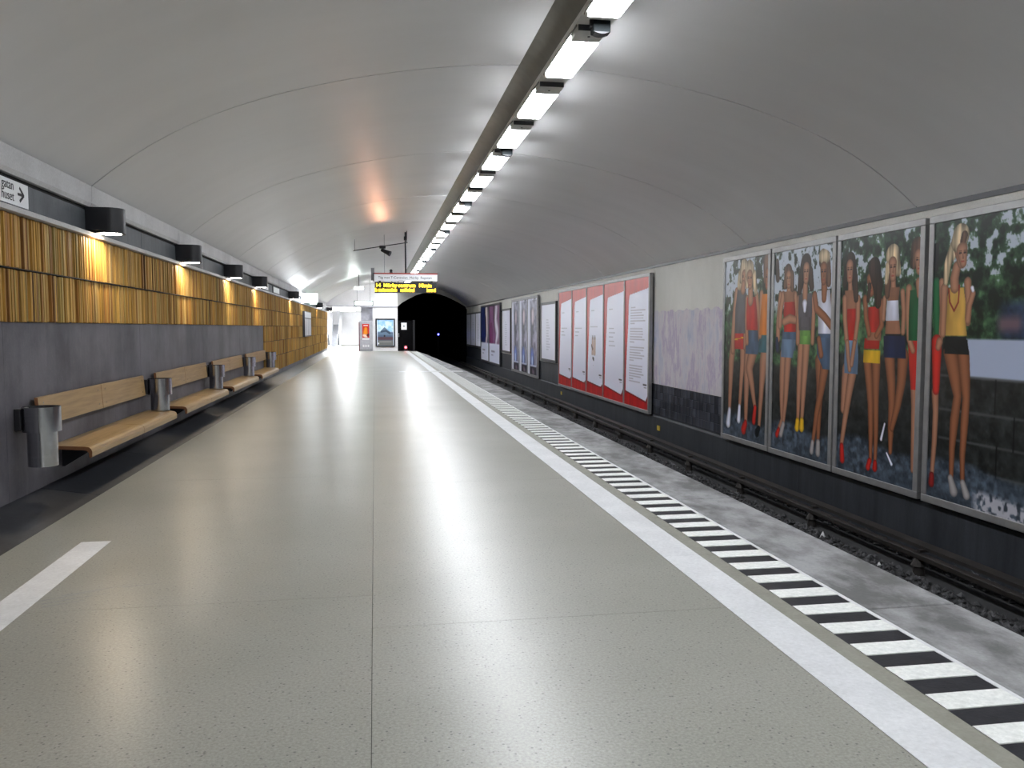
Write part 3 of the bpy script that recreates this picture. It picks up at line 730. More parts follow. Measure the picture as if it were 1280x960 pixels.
4:[('k',[(0.128,2.609,0.051),(0.136,2.337,0.044)]),
 ('G',[(0.151,2.169,0.063),(0.169,1.834,0.069),(0.199,1.498,0.057)]),
 ('s',[(0.251,2.164,0.05),(0.277,1.79,0.043),(0.27,1.457,0.043)]),
 ('s',[(0.198,0.78,0.068),(0.219,0.527,0.053),(0.215,0.169,0.049),(0.191,-0.245,0.038)]),
 ('r',[(0.196,1.413,0.098),(0.212,0.807,0.064)]),
 ('s',[(0.247,1.414,0.062),(0.225,1.351,0.05)]),
 ('R',[(0.185,-0.285,0.046),(0.183,-0.389,0.054)]),
 ('t',[(0.453,1.295,0.122),(0.547,1.004,0.106),(0.609,0.763,0.07),(0.568,0.464,0.078),(0.544,0.114,0.053),(0.548,-0.234,0.039)]),
 ('S',[(0.535,-0.261,0.047),(0.6,-0.411,0.071)]),
 ('t',[(0.686,1.277,0.103),(0.731,0.966,0.089),(0.762,0.751,0.065),(0.745,0.435,0.068),(0.731,0.044,0.048),(0.747,-0.247,0.038)]),
 ('S',[(0.755,-0.282,0.045),(0.825,-0.415,0.061)]),
 ('k',[(0.536,1.46,0.189),(0.529,1.358,0.207)]),
 ('k',[(0.546,1.42,0.205),(0.474,1.295,0.129)]),
 ('k',[(0.546,1.42,0.205),(0.685,1.297,0.096)]),
 ('s',[(0.714,2.139,0.062),(0.743,1.9,0.056),(0.739,1.662,0.051)]),
 ('s',[(0.738,1.682,0.051),(0.757,1.86,0.045),(0.811,1.997,0.045)]),
 ('w',[(0.796,2.066,0.028),(0.809,2.036,0.025)]),
 ('y2',[(0.522,2.049,0.135),(0.518,1.907,0.171),(0.511,1.704,0.178),(0.539,1.521,0.194)]),
 ('s',[(0.305,2.079,0.068),(0.306,1.831,0.058),(0.304,1.519,0.052)]),
 ('s',[(0.516,2.331,0.071),(0.479,2.192,0.077),(0.491,2.09,0.077)]),
 ('R',[(0.384,2.075,0.012),(0.411,1.91,0.012),(0.494,1.798,0.012),(0.565,1.906,0.012),(0.572,2.107,0.012)]),
 ('l',[(0.459,2.578,0.089),(0.345,2.364,0.067),(0.325,2.16,0.043)]),
 ('s',[(0.572,2.548,0.116),(0.603,2.385,0.081)]),
 ('l',[(0.569,2.708,0.145),(0.53,2.632,0.129)]),
 ('b',[(0.633,2.701,0.057),(0.608,2.624,0.052)]),
 ('f',[(0.596,2.525,0.098),(0.627,2.373,0.058)])]}

# ------------------------------------------------------------------ posters: painting helpers (flat print, one vertex per dot of ink)
nrg = np.random.RandomState(5)
def vnoise(h, w, sy, sx, seed):
    r = np.random.RandomState(seed); gy, gx = int(sy) + 2, int(sx) + 2; g = r.rand(gy + 1, gx + 1)
    yy = np.linspace(0, sy, h)[:, None]; xx = np.linspace(0, sx, w)[None, :]
    iy = yy.astype(int); ix = xx.astype(int); fy = yy - iy; fx = xx - ix
    fy = fy * fy * (3 - 2 * fy); fx = fx * fx * (3 - 2 * fx)
    return (g[iy, ix] * (1 - fy) + g[iy + 1, ix] * fy) * (1 - fx) + (g[iy, ix + 1] * (1 - fy) + g[iy + 1, ix + 1] * fy) * fx
def fbm(h, w, sy, sx, seed, oct=4):
    t = 0; a = 1; s = 0
    for o in range(oct): t = t + a * vnoise(h, w, sy * 2 ** o, sx * 2 ** o, seed + o); s += a; a *= 0.55
    return t / s
class Canvas:
    """s runs along the wall from the picture's left edge, z is height; colours are display colours 0..1"""
    def __init__(c, w, z0, z1, step):
        c.nx = int(w / step) + 1; c.ny = int((z1 - z0) / step) + 1; c.w = w; c.z0 = z0; c.z1 = z1; c.step = step
        c.s = np.linspace(0, w, c.nx)[None, :]; c.z = np.linspace(z1, z0, c.ny)[:, None]
        c.a = np.zeros((c.ny, c.nx, 3)); c.aa = step * 0.7
    def blend(c, m, col): c.a += (np.asarray(col) - c.a) * m[..., None]
    def rect(c, s0, s1, z0, z1, col, soft=None):
        q = soft or c.aa
        m = np.clip((c.s - s0) / q + .5, 0, 1) * np.clip((s1 - c.s) / q + .5, 0, 1) * np.clip((c.z - z0) / q + .5, 0, 1) * np.clip((z1 - c.z) / q + .5, 0, 1)
        c.blend(m, col)
    def poly(c, pts, col):
        m = np.zeros((c.ny, c.nx), bool); n = len(pts)
        S = np.broadcast_to(c.s, m.shape); Z = np.broadcast_to(c.z, m.shape)
        for i in range(n):
            (x0, y0), (x1, y1) = pts[i], pts[(i + 1) % n]
            if y0 == y1: continue
            m ^= ((y0 > Z) != (y1 > Z)) & (S < (x1 - x0) * (Z - y0) / (y1 - y0) + x0)
        c.blend(m * 1.0, col)
    def limb(c, pts, col, tex=0.0):
        col = np.asarray(col)
        best = np.full((c.ny, c.nx), 9.0); rad = np.ones((c.ny, c.nx))
        for (x0, z0, r0), (x1, z1, r1) in zip(pts, pts[1:]):
            dx, dz = x1 - x0, z1 - z0; L = dx * dx + dz * dz + 1e-9
            t = np.clip(((c.s - x0) * dx + (c.z - z0) * dz) / L, 0, 1); r = r0 + (r1 - r0) * t
            d = np.hypot(c.s - x0 - t * dx, c.z - z0 - t * dz)
            q = d / r; k = q < best; best = np.where(k, q, best); rad = np.where(k, r, rad)
        m = np.clip((1 - best) * rad / c.aa + .5, 0, 1)
        f = 1.10 - 0.42 * np.clip(best, 0, 1) ** 2 + tex
        c.blend(m, col[None, None] * f[..., None])
    def hair(c, pts, col, seed): c.limb(pts, col, 0.9 * (fbm(c.ny, c.nx, 7, c.w * 26, seed, 2) - .5))
    def face(c, pts, col):
        (x0, z0, r0), (x1, z1, r1) = pts[0], pts[-1]; c.limb(pts, col); col = np.asarray(col)
        h = z0 - z1 + r0 + r1; top = z0 + r0; x = (x0 + x1) / 2; r = max(r0, r1)
        for e in (-.42, .40):
            c.limb([(x + e * r - .16 * r, top - .42 * h, .035 * h), (x + e * r + .16 * r, top - .42 * h, .03 * h)], (.20, .15, .13))
            c.limb([(x + e * r - .22 * r, top - .34 * h, .016 * h), (x + e * r + .22 * r, top - .34 * h, .016 * h)], (.34, .25, .20))
        c.limb([(x + .05 * r, top - .45 * h, .02 * h), (x + .08 * r, top - .62 * h, .045 * h)], col * .84)
        c.limb([(x - .22 * r, top - .76 * h, .026 * h), (x + .26 * r, top - .76 * h, .026 * h)], (.60, .26, .24))
    def cloth(c, pts, col, seed):
        col = np.asarray(col); pts = sorted(pts, key=lambda p: p[1]); zs = [p[1] for p in pts]
        x = np.interp(c.z, zs, [p[0] for p in pts]); r = np.interp(c.z, zs, [p[2] for p in pts])
        m = np.clip((r - np.abs(c.s - x)) / c.aa + .5, 0, 1) * np.clip((c.z - zs[0] + .03) / c.aa, 0, 1) * np.clip((zs[-1] + .03 - c.z) / c.aa, 0, 1)
        f = 0.78 + 0.4 * fbm(c.ny, c.nx, c.w * 5, c.w * 7, seed, 2) - 0.2 * (np.abs(c.s - x) / np.maximum(r, .01)) ** 2
        c.blend(m, col[None, None] * f[..., None])
def print_sheet(cv, name, parent, x, yfar):
    """lay a canvas on the wall plane x, its left edge at y = yfar"""
    ny, nx = cv.ny, cv.nx; org = ORG[parent.name]
    v = np.zeros((ny, nx, 3), np.float32); v[..., 0] = x - org[0]; v[..., 1] = yfar - cv.s - org[1]; v[..., 2] = cv.z - org[2]
    i = np.arange(ny * nx).reshape(ny, nx)
    f = np.stack([i[:-1, :-1], i[1:, :-1], i[1:, 1:], i[:-1, 1:]], -1).reshape(-1, 4)
    me = bpy.data.meshes.new(name); me.vertices.add(ny * nx); me.vertices.foreach_set('co', v.ravel())
    me.loops.add(f.size); me.polygons.add(len(f)); me.loops.foreach_set('vertex_index', f.ravel().astype(np.int32))
    me.polygons.foreach_set('loop_start', np.arange(0, f.size, 4, dtype=np.int32)); me.update(calc_edges=True)
    at = me.color_attributes.new('Col', 'FLOAT_COLOR', 'POINT'); buf = np.ones((ny * nx, 4), np.float32)
    buf[:, :3] = np.clip(cv.a, 0, 1).reshape(-1, 3) ** 2.2; at.data.foreach_set('color', buf.ravel())
    me.materials.append(MATS['print']); o = bpy.data.objects.new(name, me); C.objects.link(o); o.parent = parent; return o
INK = {'s': (.63, .45, .36), 't': (.54, .345, .245), 'm': (.60, .42, .33), 'd': (.20, .15, .13), 'b': (.34, .25, .20), 'l': (.72, .64, .52), 'r': (.72, .17, .14), 'o': (.80, .46, .14), 'g': (.34, .33, .36), 'w': (.84, .85, .92),
       'y': (.86, .68, .16), 'y2': (.84, .66, .33), 'G': (.12, .38, .24), 'L': (.42, .62, .30), 'N': (.12, .17, .30), 'j': (.27, .36, .47), 'J': (.42, .52, .64), 'T': (.20, .38, .42), 'k': (.10, .12, .13), 'R': (.52, .16, .15), 'S': (.62, .60, .60)}
XS = 7.0
def frame_box(t, y0, y1, z0, z1, fw, mat, x0=7.0, x1=7.09):
    """rectangular frame from y1 (far) to y0 (near); hollow in the middle, backed by a board"""
    for a, b, c, d in ((y0, y1, z0, z0 + fw), (y0, y1, z1 - fw, z1), (y0, y0 + fw, z0 + fw, z1 - fw), (y1 - fw, y1, z0 + fw, z1 - fw)):
        part(MB().box(x0, x1, a, b, c, d), 'frame_bar', mat, t, bevel=0.008)
    part(MB().box(XS + .004, x1, y0 + fw * .5, y1 - fw * .5, z0 + fw * .5, z1 - fw * .5), 'backboard', 'frame_dark', t)
    for yy in (y0 + .25, y1 - .25):
        for zz in (z0 + .5, z1 - .5):
            part(MB().box(x1 - .01, XR, yy - .04, yy + .04, zz - .04, zz + .04), 'wall_bracket', 'frame_dark', t)

# ---- four beach posters
def beach(k, w, z0, z1, far, s_off):
    cv = Canvas(w, z0, z1, 0.0095); h, n = cv.ny, cv.nx
    # shared scene: foliage with sky gaps above, water, then a dark stone wall and pavement
    leaf = fbm(h, n, 30, 18, 30 + k, 4); big = fbm(h, n, 6, 3.6, 60 + k, 4)
    g = np.clip((.7 * leaf + .3 * big - .36) * 3.2, 0, 1)[..., None]
    cv.a[:] = np.array((.06, .12, .10)) * (1 - g) + np.array((.34, .50, .34)) * g
    thr = {1: .55, 2: .50, 3: .58, 4: .56}[k]
    sky = np.clip(((.55 * leaf + .45 * big) - thr + np.where(cv.z > 2.2, .08, -.02) * (1 if k < 4 else .6)) * 22, 0, 1) * np.clip((cv.z - 1.75) * 4, 0, 1)
    if k == 4: sky = np.maximum(sky, np.clip((cv.s - 1.55 + (cv.z - 2.75) * 1.2) * 5, 0, 1) * np.clip((cv.z - 2.35) * 8, 0, 1) * np.clip((big - .3) * 6, 0, 1))
    cv.blend(sky * .92, (.74, .77, .84))
    lowz = {1: .98, 2: .98, 3: 1.25, 4: 1.46}[k]
    m = np.clip((lowz - cv.z) * 14, 0, 1) * np.ones((h, n))
    st = fbm(h, n, 40, 22, 90 + k, 3)[..., None]
    cv.blend(m, np.zeros((h, n, 3)) + np.array((.17, .18, .18)) * (.5 + 1.0 * st))
    if k in (3, 4):                                         # distant bank and water
        b0, b1 = (1.5, 1.95) if k == 4 else (1.3, 1.5)
        mm = np.clip((cv.z - 1.42) * 12, 0, 1) * np.clip((b1 - cv.z) * 8, 0, 1) * np.ones((h, n))
        if k == 4: cv.blend(mm * .8 * np.clip((cv.s - 1.1) * 5, 0, 1), np.zeros((h, n, 3)) + np.array((.16, .22, .36)) * (.6 + .8 * st))
    if k == 4:
        cv.rect(.55, w, 1.0, 1.46, (.66, .70, .80), .03)
        cv.rect(1.15, 1.5, 1.55, 1.72, (.42, .34, .38), .12)
        for zz in (1.0, .58, .22, -.12): cv.rect(.2, w, zz - .012, zz + .012, (.33, .34, .34), .03)
        for q, (s0, zz) in enumerate(((1.15, .8), (1.75, .8), (1.45, .4), (1.9, .4), (1.2, .05), (1.7, .05))): cv.rect(s0 - .008, s0 + .008, zz - .2, zz + .2, (.06, .065, .07), .02)
    else:
        for zz in (.55, .2): cv.rect(0, w, zz - .012, zz + .012, (.19, .20, .20), .04)
    pz = {1: -.12, 2: -.05, 3: -.02, 4: -.05}[k]
    m = np.clip((pz - cv.z + .06 * np.sin(cv.s * 3)) * 12, 0, 1)
    cv.blend(m, np.zeros((h, n, 3)) + np.array((.29, .33, .38)) * (.4 + 1.1 * st))
    if k == 4:
        m = np.clip((-.30 - cv.z - (cv.s - 1.0) * .05) * 14, 0, 1) * np.clip((cv.s - .82) * 8, 0, 1) * np.clip((fbm(h, n, 60, 40, 200, 2) - .3) * 5, 0, 1)
        cv.blend(m, (.72, .72, .76))
    for i, (key, pts) in enumerate(FIGURES[k]):
        pts = [(s - s_off, z, r) for s, z, r in pts]
        if key in ('f', 'h'): cv.face(pts, INK['s' if key == 'f' else 't'])
        elif key in 'dbl': cv.hair(pts, INK[key], 500 + i)
        elif key == 'm': cv.cloth(pts, INK['m'], 300 + i)
        elif key in 'rogwjJTGLNkyy2' and max(p[2] for p in pts) > .12 and len(pts) < 5 and not (key == 'w' and max(p[2] for p in pts) < .13): cv.cloth(pts, INK[key], 300 + i)
        else: cv.limb(pts, INK[key])
    return cv
BL = {1: 'beach poster of three women in shorts, leftmost of the four beach posters', 2: 'beach poster with a woman in a green skirt and one in a white top',
      3: 'beach poster of women in red, white and green tops, yellow shorts', 4: 'beach poster of a blonde woman in a yellow top and dark shorts, nearest'}
for k, (y1, y0) in {1: (16.06, 14.02), 2: (13.97, 11.88), 3: (11.83, 9.78), 4: (9.70, 7.63)}.items():
    t = thing('framed_poster', (7.05, (y0 + y1) / 2, -.65), BL[k], 'poster', 'beach posters on the right wall')
    frame_box(t, y0, y1, -.65, 3.0, .095, 'frame_metal', 6.985, 7.07)
    cv = beach(k, y1 - y0 - .17, -.57, 2.92, y1, .085)
    print_sheet(cv, 'poster_print', t, XS, y1 - .085)

# ---- five red posters in one case
t = thing('poster_case', (7.05, 26, -.65), 'case of five red posters, each showing a white typed letter', 'poster case')
div = [31.46, 29.25, 27.15, 25.05, 22.86, 20.65]
frame_box(t, 20.65, 31.46, -.66, 3.0, .09, 'frame_metal', 6.985, 7.08)
for yy in div[1:-1]: part(MB().box(6.985, 7.06, yy - .05, yy + .05, -.57, 2.91), 'mullion', 'frame_metal', t, bevel=0.006)
for i in range(5):
    y1, y0 = div[i] - .06, div[i + 1] + .06; w = y1 - y0; cv = Canvas(w, -.59, 2.93, .016); h, n = cv.ny, cv.nx
    cv.a[:] = np.array((.72, .09, .09)); f = fbm(h, n, 2, 16, 400 + i, 3)
    cv.a *= (.86 + .3 * f)[..., None]; cv.blend(np.clip((cv.z - 2.3) * 1.6, 0, .35) * np.ones((h, n)), (.80, .42, .38))
    l, r = .36, w - .02
    rp = [(l + .12, 2.50), (r, 2.62), (r, -.16), (r - .2, -.34 if i > 2 else -.27), (l - .25, -.18), (l - .22, .4), (l - .05, 1.7), (l - .02, 2.3), (l + .04, 2.47)]
    cv.poly([(p[0] + .05, p[1] - .05) for p in rp], (.45, .05, .06)); cv.poly(rp, (.90, .91, .98))
    cv.blend(np.clip((1.2 - np.abs(cv.s - r + .5)) * .05, 0, .08) * np.ones((h, n)), (.84, .85, .93))
    rr = random.Random(50 + i); gl = (.70, .70, .76)
    cv.rect(.55, .95, 2.12, 2.15, gl)
    if i == 4:
        for q in range(28):
            zz = 2.06 - q * .072
            if q in (6, 13, 20): continue
            s0 = .40 + (1.0 - q / 28) * .12; cv.rect(s0, s0 + rr.uniform(.95, 1.3) if q % 7 != 5 else s0 + .4, zz - .014, zz + .014, (.68, .66, .72))
    elif i == 2:
        cv.rect(.45, 1.35, 1.60, 1.63, gl)
        for q in range(3):
            cv.limb([(.72 + q * .17, 1.24, .06), (.70 + q * .17, .75, .07)], (.74, .60, .52)); cv.rect(.68 + q * .17, .73 + q * .17, 1.2, 1.34, (.16, .14, .14))
        cv.limb([(.62, 1.0, .05), (.75, .9, .06)], (.40, .30, .27)); cv.limb([(.78, .60, .05), (.9, .56, .06)], (.12, .12, .14))
        cv.rect(.8, .86, .35, .38, gl)
    else:
        for q in range(5 if i == 3 else 3): cv.rect(.45 if i < 3 else .55, rr.uniform(.8, 1.25), 1.55 - q * .13, 1.58 - q * .13, gl)
        if i < 2: cv.rect(.45, 1.4, 1.55, 1.58, gl)
    cv.rect(r - .42, r - .12, .06, .10, (.22, .22, .26)); cv.rect(r - .35, r - .12, .0, .02, (.5, .5, .55))
    print_sheet(cv, 'poster_print', t, XS, y1)

# ---- white notices
def notice(y0, y1, z0, z1, lb, n=1, grp=None):
    t = thing('notice_frame', (7.05, (y0 + y1) / 2, z0), lb, 'notice', grp)
    frame_box(t, y0, y1, z0, z1, .11, 'frame_dark', 6.99, 7.08)
    w = (y1 - y0 - .12) / n
    for i in range(n):
        if i: part(MB().box(6.99, 7.05, y0 + .06 + w * i - .07, y0 + .06 + w * i + .07, z0 + .1, z1 - .1), 'mullion', 'frame_dark', t)
        cv = Canvas(w - .06, z0 + .09, z1 - .09, .03); cv.a[:] = (.90, .91, .97)
        rr = random.Random(int(y0) + i)
        for q in range(12): cv.rect(.35 * w, rr.uniform(.5, .65) * w, z1 - .75 - q * .11, z1 - .72 - q * .11, (.68, .69, .76))
        print_sheet(cv, 'notice_sheet', t, XS, y0 + .06 + w * (i + 1) - .03)
notice(31.95, 34.85, .18, 2.63, 'single white notice in a black frame left of the red posters')
notice(43.05, 45.9, .22, 2.6, 'single white notice in a black frame between the fashion and portrait posters')
notice(55.35, 64.0, .2, 2.65, 'three white notices in one black frame beside the tunnel mouth', 3)

# ---- three identical portrait posters
t = thing('poster_case', (7.05, 39, -.65), 'case of three identical blue-grey posters with white edges', 'poster case')
frame_box(t, 35.65, 42.6, -.65, 3.0, .12, 'frame_metal', 6.985, 7.08)
for yy in (38.05, 40.3): part(MB().box(6.985, 7.06, yy - .07, yy + .07, -.54, 2.89), 'mullion', 'frame_metal', t)
for y1, y0 in ((42.5, 40.36), (40.24, 38.11), (37.99, 35.75)):
    w = y1 - y0; cv = Canvas(w, -.56, 2.91, .03); h, n = cv.ny, cv.nx
    cv.a[:] = (.86, .87, .93); f = fbm(h, n, 10, 5, 77, 4)
    cv.rect(.55, w - .12, -.56, 2.8, (.45, .45, .54)); m = np.clip((cv.s - .55) * 30, 0, 1) * np.clip((w - .12 - cv.s) * 30, 0, 1)
    cv.blend(m * np.clip((f - .45) * 4, 0, .8), (.74, .74, .82)); cv.blend(m * np.clip((.45 - f) * 4, 0, .9), (.20, .20, .26))
    cv.limb([(1.2, 2.2, .3), (1.2, 1.95, .26)], (.78, .72, .76)); cv.limb([(.95, 1.5, .2), (1.0, .9, .16), (1.15, .3, .12)], (.25, .24, .30))
    cv.limb([(1.1, .28, .42), (1.1, -.02, .40)], (.40, .50, .80)); cv.limb([(1.1, .2, .14), (1.1, .0, .18)], (.72, .80, .95))
    cv.rect(.55, w - .12, -.56, -.14, (.10, .11, .18)); cv.rect(.62, w - .2, -.17, -.10, (.80, .82, .92)); cv.limb([(1.2, -.38, .14), (1.5, -.42, .1)], (.5, .42, .48))
    print_sheet(cv, 'poster_print', t, XS, y1)

# ---- pair of fashion posters
t = thing('poster_case', (7.05, 51, -.65), 'pair of tall fashion posters in blue and mauve with white text blocks', 'poster case')
frame_box(t, 46.7, 55.3, -.65, 3.0, .14, 'frame_dark', 6.985, 7.08)
part(MB().box(6.985, 7.06, 51.2, 51.5, -.54, 2.89), 'mullion', 'frame_dark', t)
for q, (y1, y0) in enumerate(((55.2, 51.5), (51.2, 46.8))):
    w = y1 - y0; cv = Canvas(w, -.58, 2.94, .04); h, n = cv.ny, cv.nx
    if q == 0:
        cv.a[:] = (.14, .18, .36); cv.limb([(w * .72, 2.6, .5), (w * .8, 1.7, .6), (w * .7, .6, .3)], (.80, .76, .74)); cv.limb([(w * .95, 2.4, .5), (w, .8, .4)], (.55, .50, .55)); cv.limb([(w * .62, 2.0, .35), (w * .66, 1.2, .25)], (.16, .12, .16))
    else:
        cv.a[:] = (.48, .32, .46); cv.limb([(w * .7, 2.7, .5), (w * .62, 2.0, .45), (w * .8, 1.3, .5), (w * .66, .7, .25)], (.80, .78, .84)); cv.limb([(w * .2, 1.2, .7), (w * .25, .7, .5)], (.42, .16, .34)); cv.limb([(w * .45, 2.6, .3), (w * .5, 1.5, .25)], (.36, .30, .36))
    cv.rect(0, w, -.58, .62, (.82, .84, .92)); cv.rect(w * .2, w * .55, .1, .2, (.5, .5, .58)); cv.rect(w * .2, w * .4, -.1, -.04, (.5, .5, .58))
    print_sheet(cv, 'poster_print', t, XS, y1)

# ------------------------------------------------------------------ hanging train indicator
YS = 27.7
t = thing('train_indicator', (1.04, YS, 2.72), 'hanging train indicator with white name board over amber display', 'sign')
part(MB().box(0.0, 2.06, YS, YS + .22, 3.12, 3.33), 'name_board', 'sign_lit', t)
part(MB().box(0.0, 2.06, YS - .012, YS + .232, 3.33, 3.372), 'red_rail', 'sign_red', t)
part(MB().box(2.06, 2.085, YS - .012, YS + .232, 3.10, 3.372), 'end_cap', 'frame_dark', t)
part(MB().box(-.03, 0.0, YS - .012, YS + .232, 3.10, 3.372), 'end_cap', 'frame_dark', t)
led = part(MB().box(0.02, 2.03, YS - .02, YS + .24, 2.73, 3.06), 'display_case', 'black_paint', t)
part(MB().box(.15, .22, YS + .06, YS + .16, 3.05, 3.13), 'hanger', 'frame_dark', t); part(MB().box(1.84, 1.91, YS + .06, YS + .16, 3.05, 3.13), 'hanger', 'frame_dark', t)
part(MB().box(.80, .94, YS - .06, YS + .02, 3.06, 3.14), 'camera_eye', 'sign_white', t)
FR = (math.pi / 2, 0, 0)
text('lettering', 'Tåg mot T-Centralen  Mörby  Ropsten', 0.115, t, (0.13, YS - .003, 3.185), FR, 'ink_black', fit=1.74)
for s, x, fw in (('14', .035, .145), ('Mörby', .30, .435), ('centrum', .765, .57), ('10', 1.43, .15), ('min', 1.62, .24)):
    text('led_text', s, 0.165, t, (x, YS - .023, 2.915), FR, 'led_amber', offset=0.003, fit=fw)
glyph = MB(); rr = random.Random(3)
for x0, x1 in ((.03, .08), (.135, .755), (.85, 1.30), (1.71, 1.92), (1.945, 2.01)):
    x = x0
    while x < x1 - .01:
        z1 = 2.875 if rr.random() < .3 else 2.85
        glyph.box(x, x + .02, YS - .024, YS - .02, 2.76, z1)
        if x + .05 < x1 and rr.random() < .8: glyph.box(x + .02, x + .034, YS - .024, YS - .02, (2.76, 2.80, 2.835)[rr.randrange(3)], (2.80, 2.82, 2.85)[rr.randrange(2)] + .012)
        x += .036
part(glyph, 'led_text', 'led_amber', t)
part(MB().tube((1.03, YS + .11, 3.37), (1.03, YS + .11, vz(1.03)), .028, seg=12), 'pole', 'black_paint', t)
part(MB().box(.98, 1.08, YS + .05, YS + .17, vz(1.0) - .26, vz(1.0) - .14), 'pole_joint', 'black_paint', t)
part(MB().tube((.34, YS + .11, 3.37), (.34, YS + .11, 4.1), .008, seg=6).tube((.34, YS + .11, 4.1), (.34, YS + .11, vz(.34)), .008, seg=6), 'wire', 'grey_box', t)
part(MB().box(-.10, 0.01, YS + .05, YS + .2, 3.13, 3.53), 'side_box', 'grey_box', t)
sp = thing('track_spotlight', (0.2, YS - .3, 4.0), 'black spotlight clamped to a thin rod below the vault', 'spotlight')
part(MB().tube((-.65, YS - .2, 4.06), (1.09, YS - .2, 4.35), .014, seg=8), 'rod', 'black_paint', sp)
part(MB().tube((1.06, YS - .2, 4.345), (1.06, YS - .2, vz(1.06)), .012, seg=8).tube((-.6, YS - .2, 4.07), (-.6, YS - .2, vz(-.6)), .008, seg=8), 'rod_stay', 'black_paint', sp)
part(MB().box(.18, .38, YS - .27, YS - .13, 4.14, 4.23), 'clamp', 'black_paint', sp, bevel=0.01)
part(MB().box(.24, .32, YS - .24, YS - .16, 4.04, 4.16), 'yoke', 'black_paint', sp)
part(MB().tube((.25, YS - .2, 4.10), (.45, YS - .3, 4.0), .05, .075, 18).tube((.45, YS - .3, 4.0), (.52, YS - .33, 3.965), .075, .09, 18), 'spot_head', 'black_paint', sp, smooth=True)
up = thing('added_uplight', (.55, YS + .1, 3.37), 'small black lamp added on top of the train indicator for an orange vault glow', 'spotlight')  # lamp added only to put an orange glow on the vault
part(MB().box(.50, .60, YS + .06, YS + .16, 3.372, 3.40), 'base', 'black_paint', up); part(MB().tube((.55, YS + .16, 3.42), (.55, YS + .02, 3.445), .04, .05, 16), 'spot_head', 'black_paint', up)
ld = bpy.data.lights.new('added_uplight_beam', 'SPOT'); ld.energy = 30; ld.color = (1.0, 0.45, 0.27); ld.spot_size = RY(26); ld.spot_blend = 1.0; ld.shadow_soft_size = 0.04
lo = bpy.data.objects.new('added_uplight_beam', ld); C.objects.link(lo); lo.parent = up; lo.location = (0, -.1, .08)
lo.rotation_euler = (Vector((.05, 19.5, 4.62)) - Vector((.55, YS, 3.45))).to_track_quat('-Z', 'Y').to_euler()
ww = thing('added_wall_washer', (.7, 53.2, 4.3), 'slim lamp added under the vault to brighten the white end wall', 'ceiling lamp')  # lamp added to brighten the end wall, hidden behind the train indicator
part(MB().box(.1, 1.3, 53.1, 53.3, 4.36, 4.42), 'housing', 'plate_paint', ww); part(MB().box(.12, 1.28, 53.12, 53.28, 4.29, 4.36), 'diffuser', 'added_washer_glow', ww)
part(MB().prism([(53.0, 4.43), (53.0, 4.22), (53.02, 4.22), (53.02, 4.42), (53.6, 4.42), (53.6, 4.43)], 'x', .05, 1.35), 'baffle', 'channel_paint', ww)  # keeps the added lamp from mirroring in the vault
for x in (.3, 1.1): part(MB().box(x - .02, x + .02, 53.18, 53.22, 4.42, vz(x)), 'hanger', 'frame_dark', ww)

# ------------------------------------------------------------------ signs near the end
t = thing('exit_sign', (-.62, 50, 2.86), 'hanging pale green exit sign box before the end wall', 'sign')
part(MB().box(-1.18, -.07, 50, 50.12, 2.87, 3.15), 'rim', 'green_grey', t); part(MB().box(-1.13, -.12, 49.99, 50.0, 2.91, 3.11), 'lit_face', 'exit_glow', t)
for x in (-1.0, -.25): part(MB().tube((x, 50.06, 3.15), (x, 50.06, vz(x)), .008, seg=6), 'hanger', 'frame_dark', t)
t = thing('emergency_lamp', (-.8, 45, 3.58), 'small white lit lamp hung under the vault left of the train indicator', 'lamp')
part(MB().box(-1.03, -.57, 45, 45.15, 3.60, 3.73), 'light_box', 'lamp_white', t); part(MB().box(-.82, -.78, 45.05, 45.1, 3.73, vz(-.8)), 'hanger', 'frame_dark', t)

# ------------------------------------------------------------------ ticket hall behind the platform
struct(MB().box(-9, 1.53, 56.6, 77, -.3, -.002), 'floor_hall', 'terrazzo', 'bright polished floor of the hall behind the platform', 'floor')
struct(MB().box(-9, 1.53, 56.95, 77, 3.0, 3.2), 'ceiling_hall', 'hall_white', 'white flat ceiling of the hall behind the platform', 'ceiling')
struct(MB().box(-9, 1.53, 77, 77.3, 0, 3.2), 'wall_hall_back', 'hall_white', 'white back wall of the hall behind the escalator', 'wall')
struct(MB().box(-9.3, -9, 56, 77, 0, 3.2).box(-9, XL - .4, 56.3, 56.6, 0, 3.2), 'wall_hall_side', 'hall_white', 'white side wall of the hall behind the laths', 'wall')
struct(MB().box(1.28, 1.45, 56.96, 77, 0, 3.0), 'wall_hall_right', 'hall_white', 'white wall behind the framed film poster', 'wall')
struct(MB().box(-.9, -.13, 57.6, 58.2, 0, 3.0), 'wall_pillar', 'cabinet_grey', 'grey pillar behind the vending cabinet', 'pillar')
i = 0
for x in (-7, -4.6, -2.2):
    for y in (59.2, 63, 66.8, 70.6):
        tag(solo(MB().box(x - .6, x + .6, y - .6, y + .6, 2.96, 3.0), 'ceiling_panel', 'hall_glow'), 'bright square ceiling light in the hall behind the platform', 'ceiling light', 'hall ceiling lights'); i += 1
t = thing('vending_cabinet', (-.58, 56.8, 0), 'grey cabinet with red picture and white buttons beside the end wall', 'vending machine')
part(MB().box(-1.0, -.14, 56.62, 57.3, 0.0, 2.0), 'body', 'cabinet_grey', t, bevel=0.03); part(MB().box(-1.05, -.99, 56.62, 57.3, 0.0, 1.93), 'side_panel', 'maroon', t)
part(MB().box(-.97, -.16, 56.6, 56.63, 0, .14), 'kick_plate', 'grey_box', t)
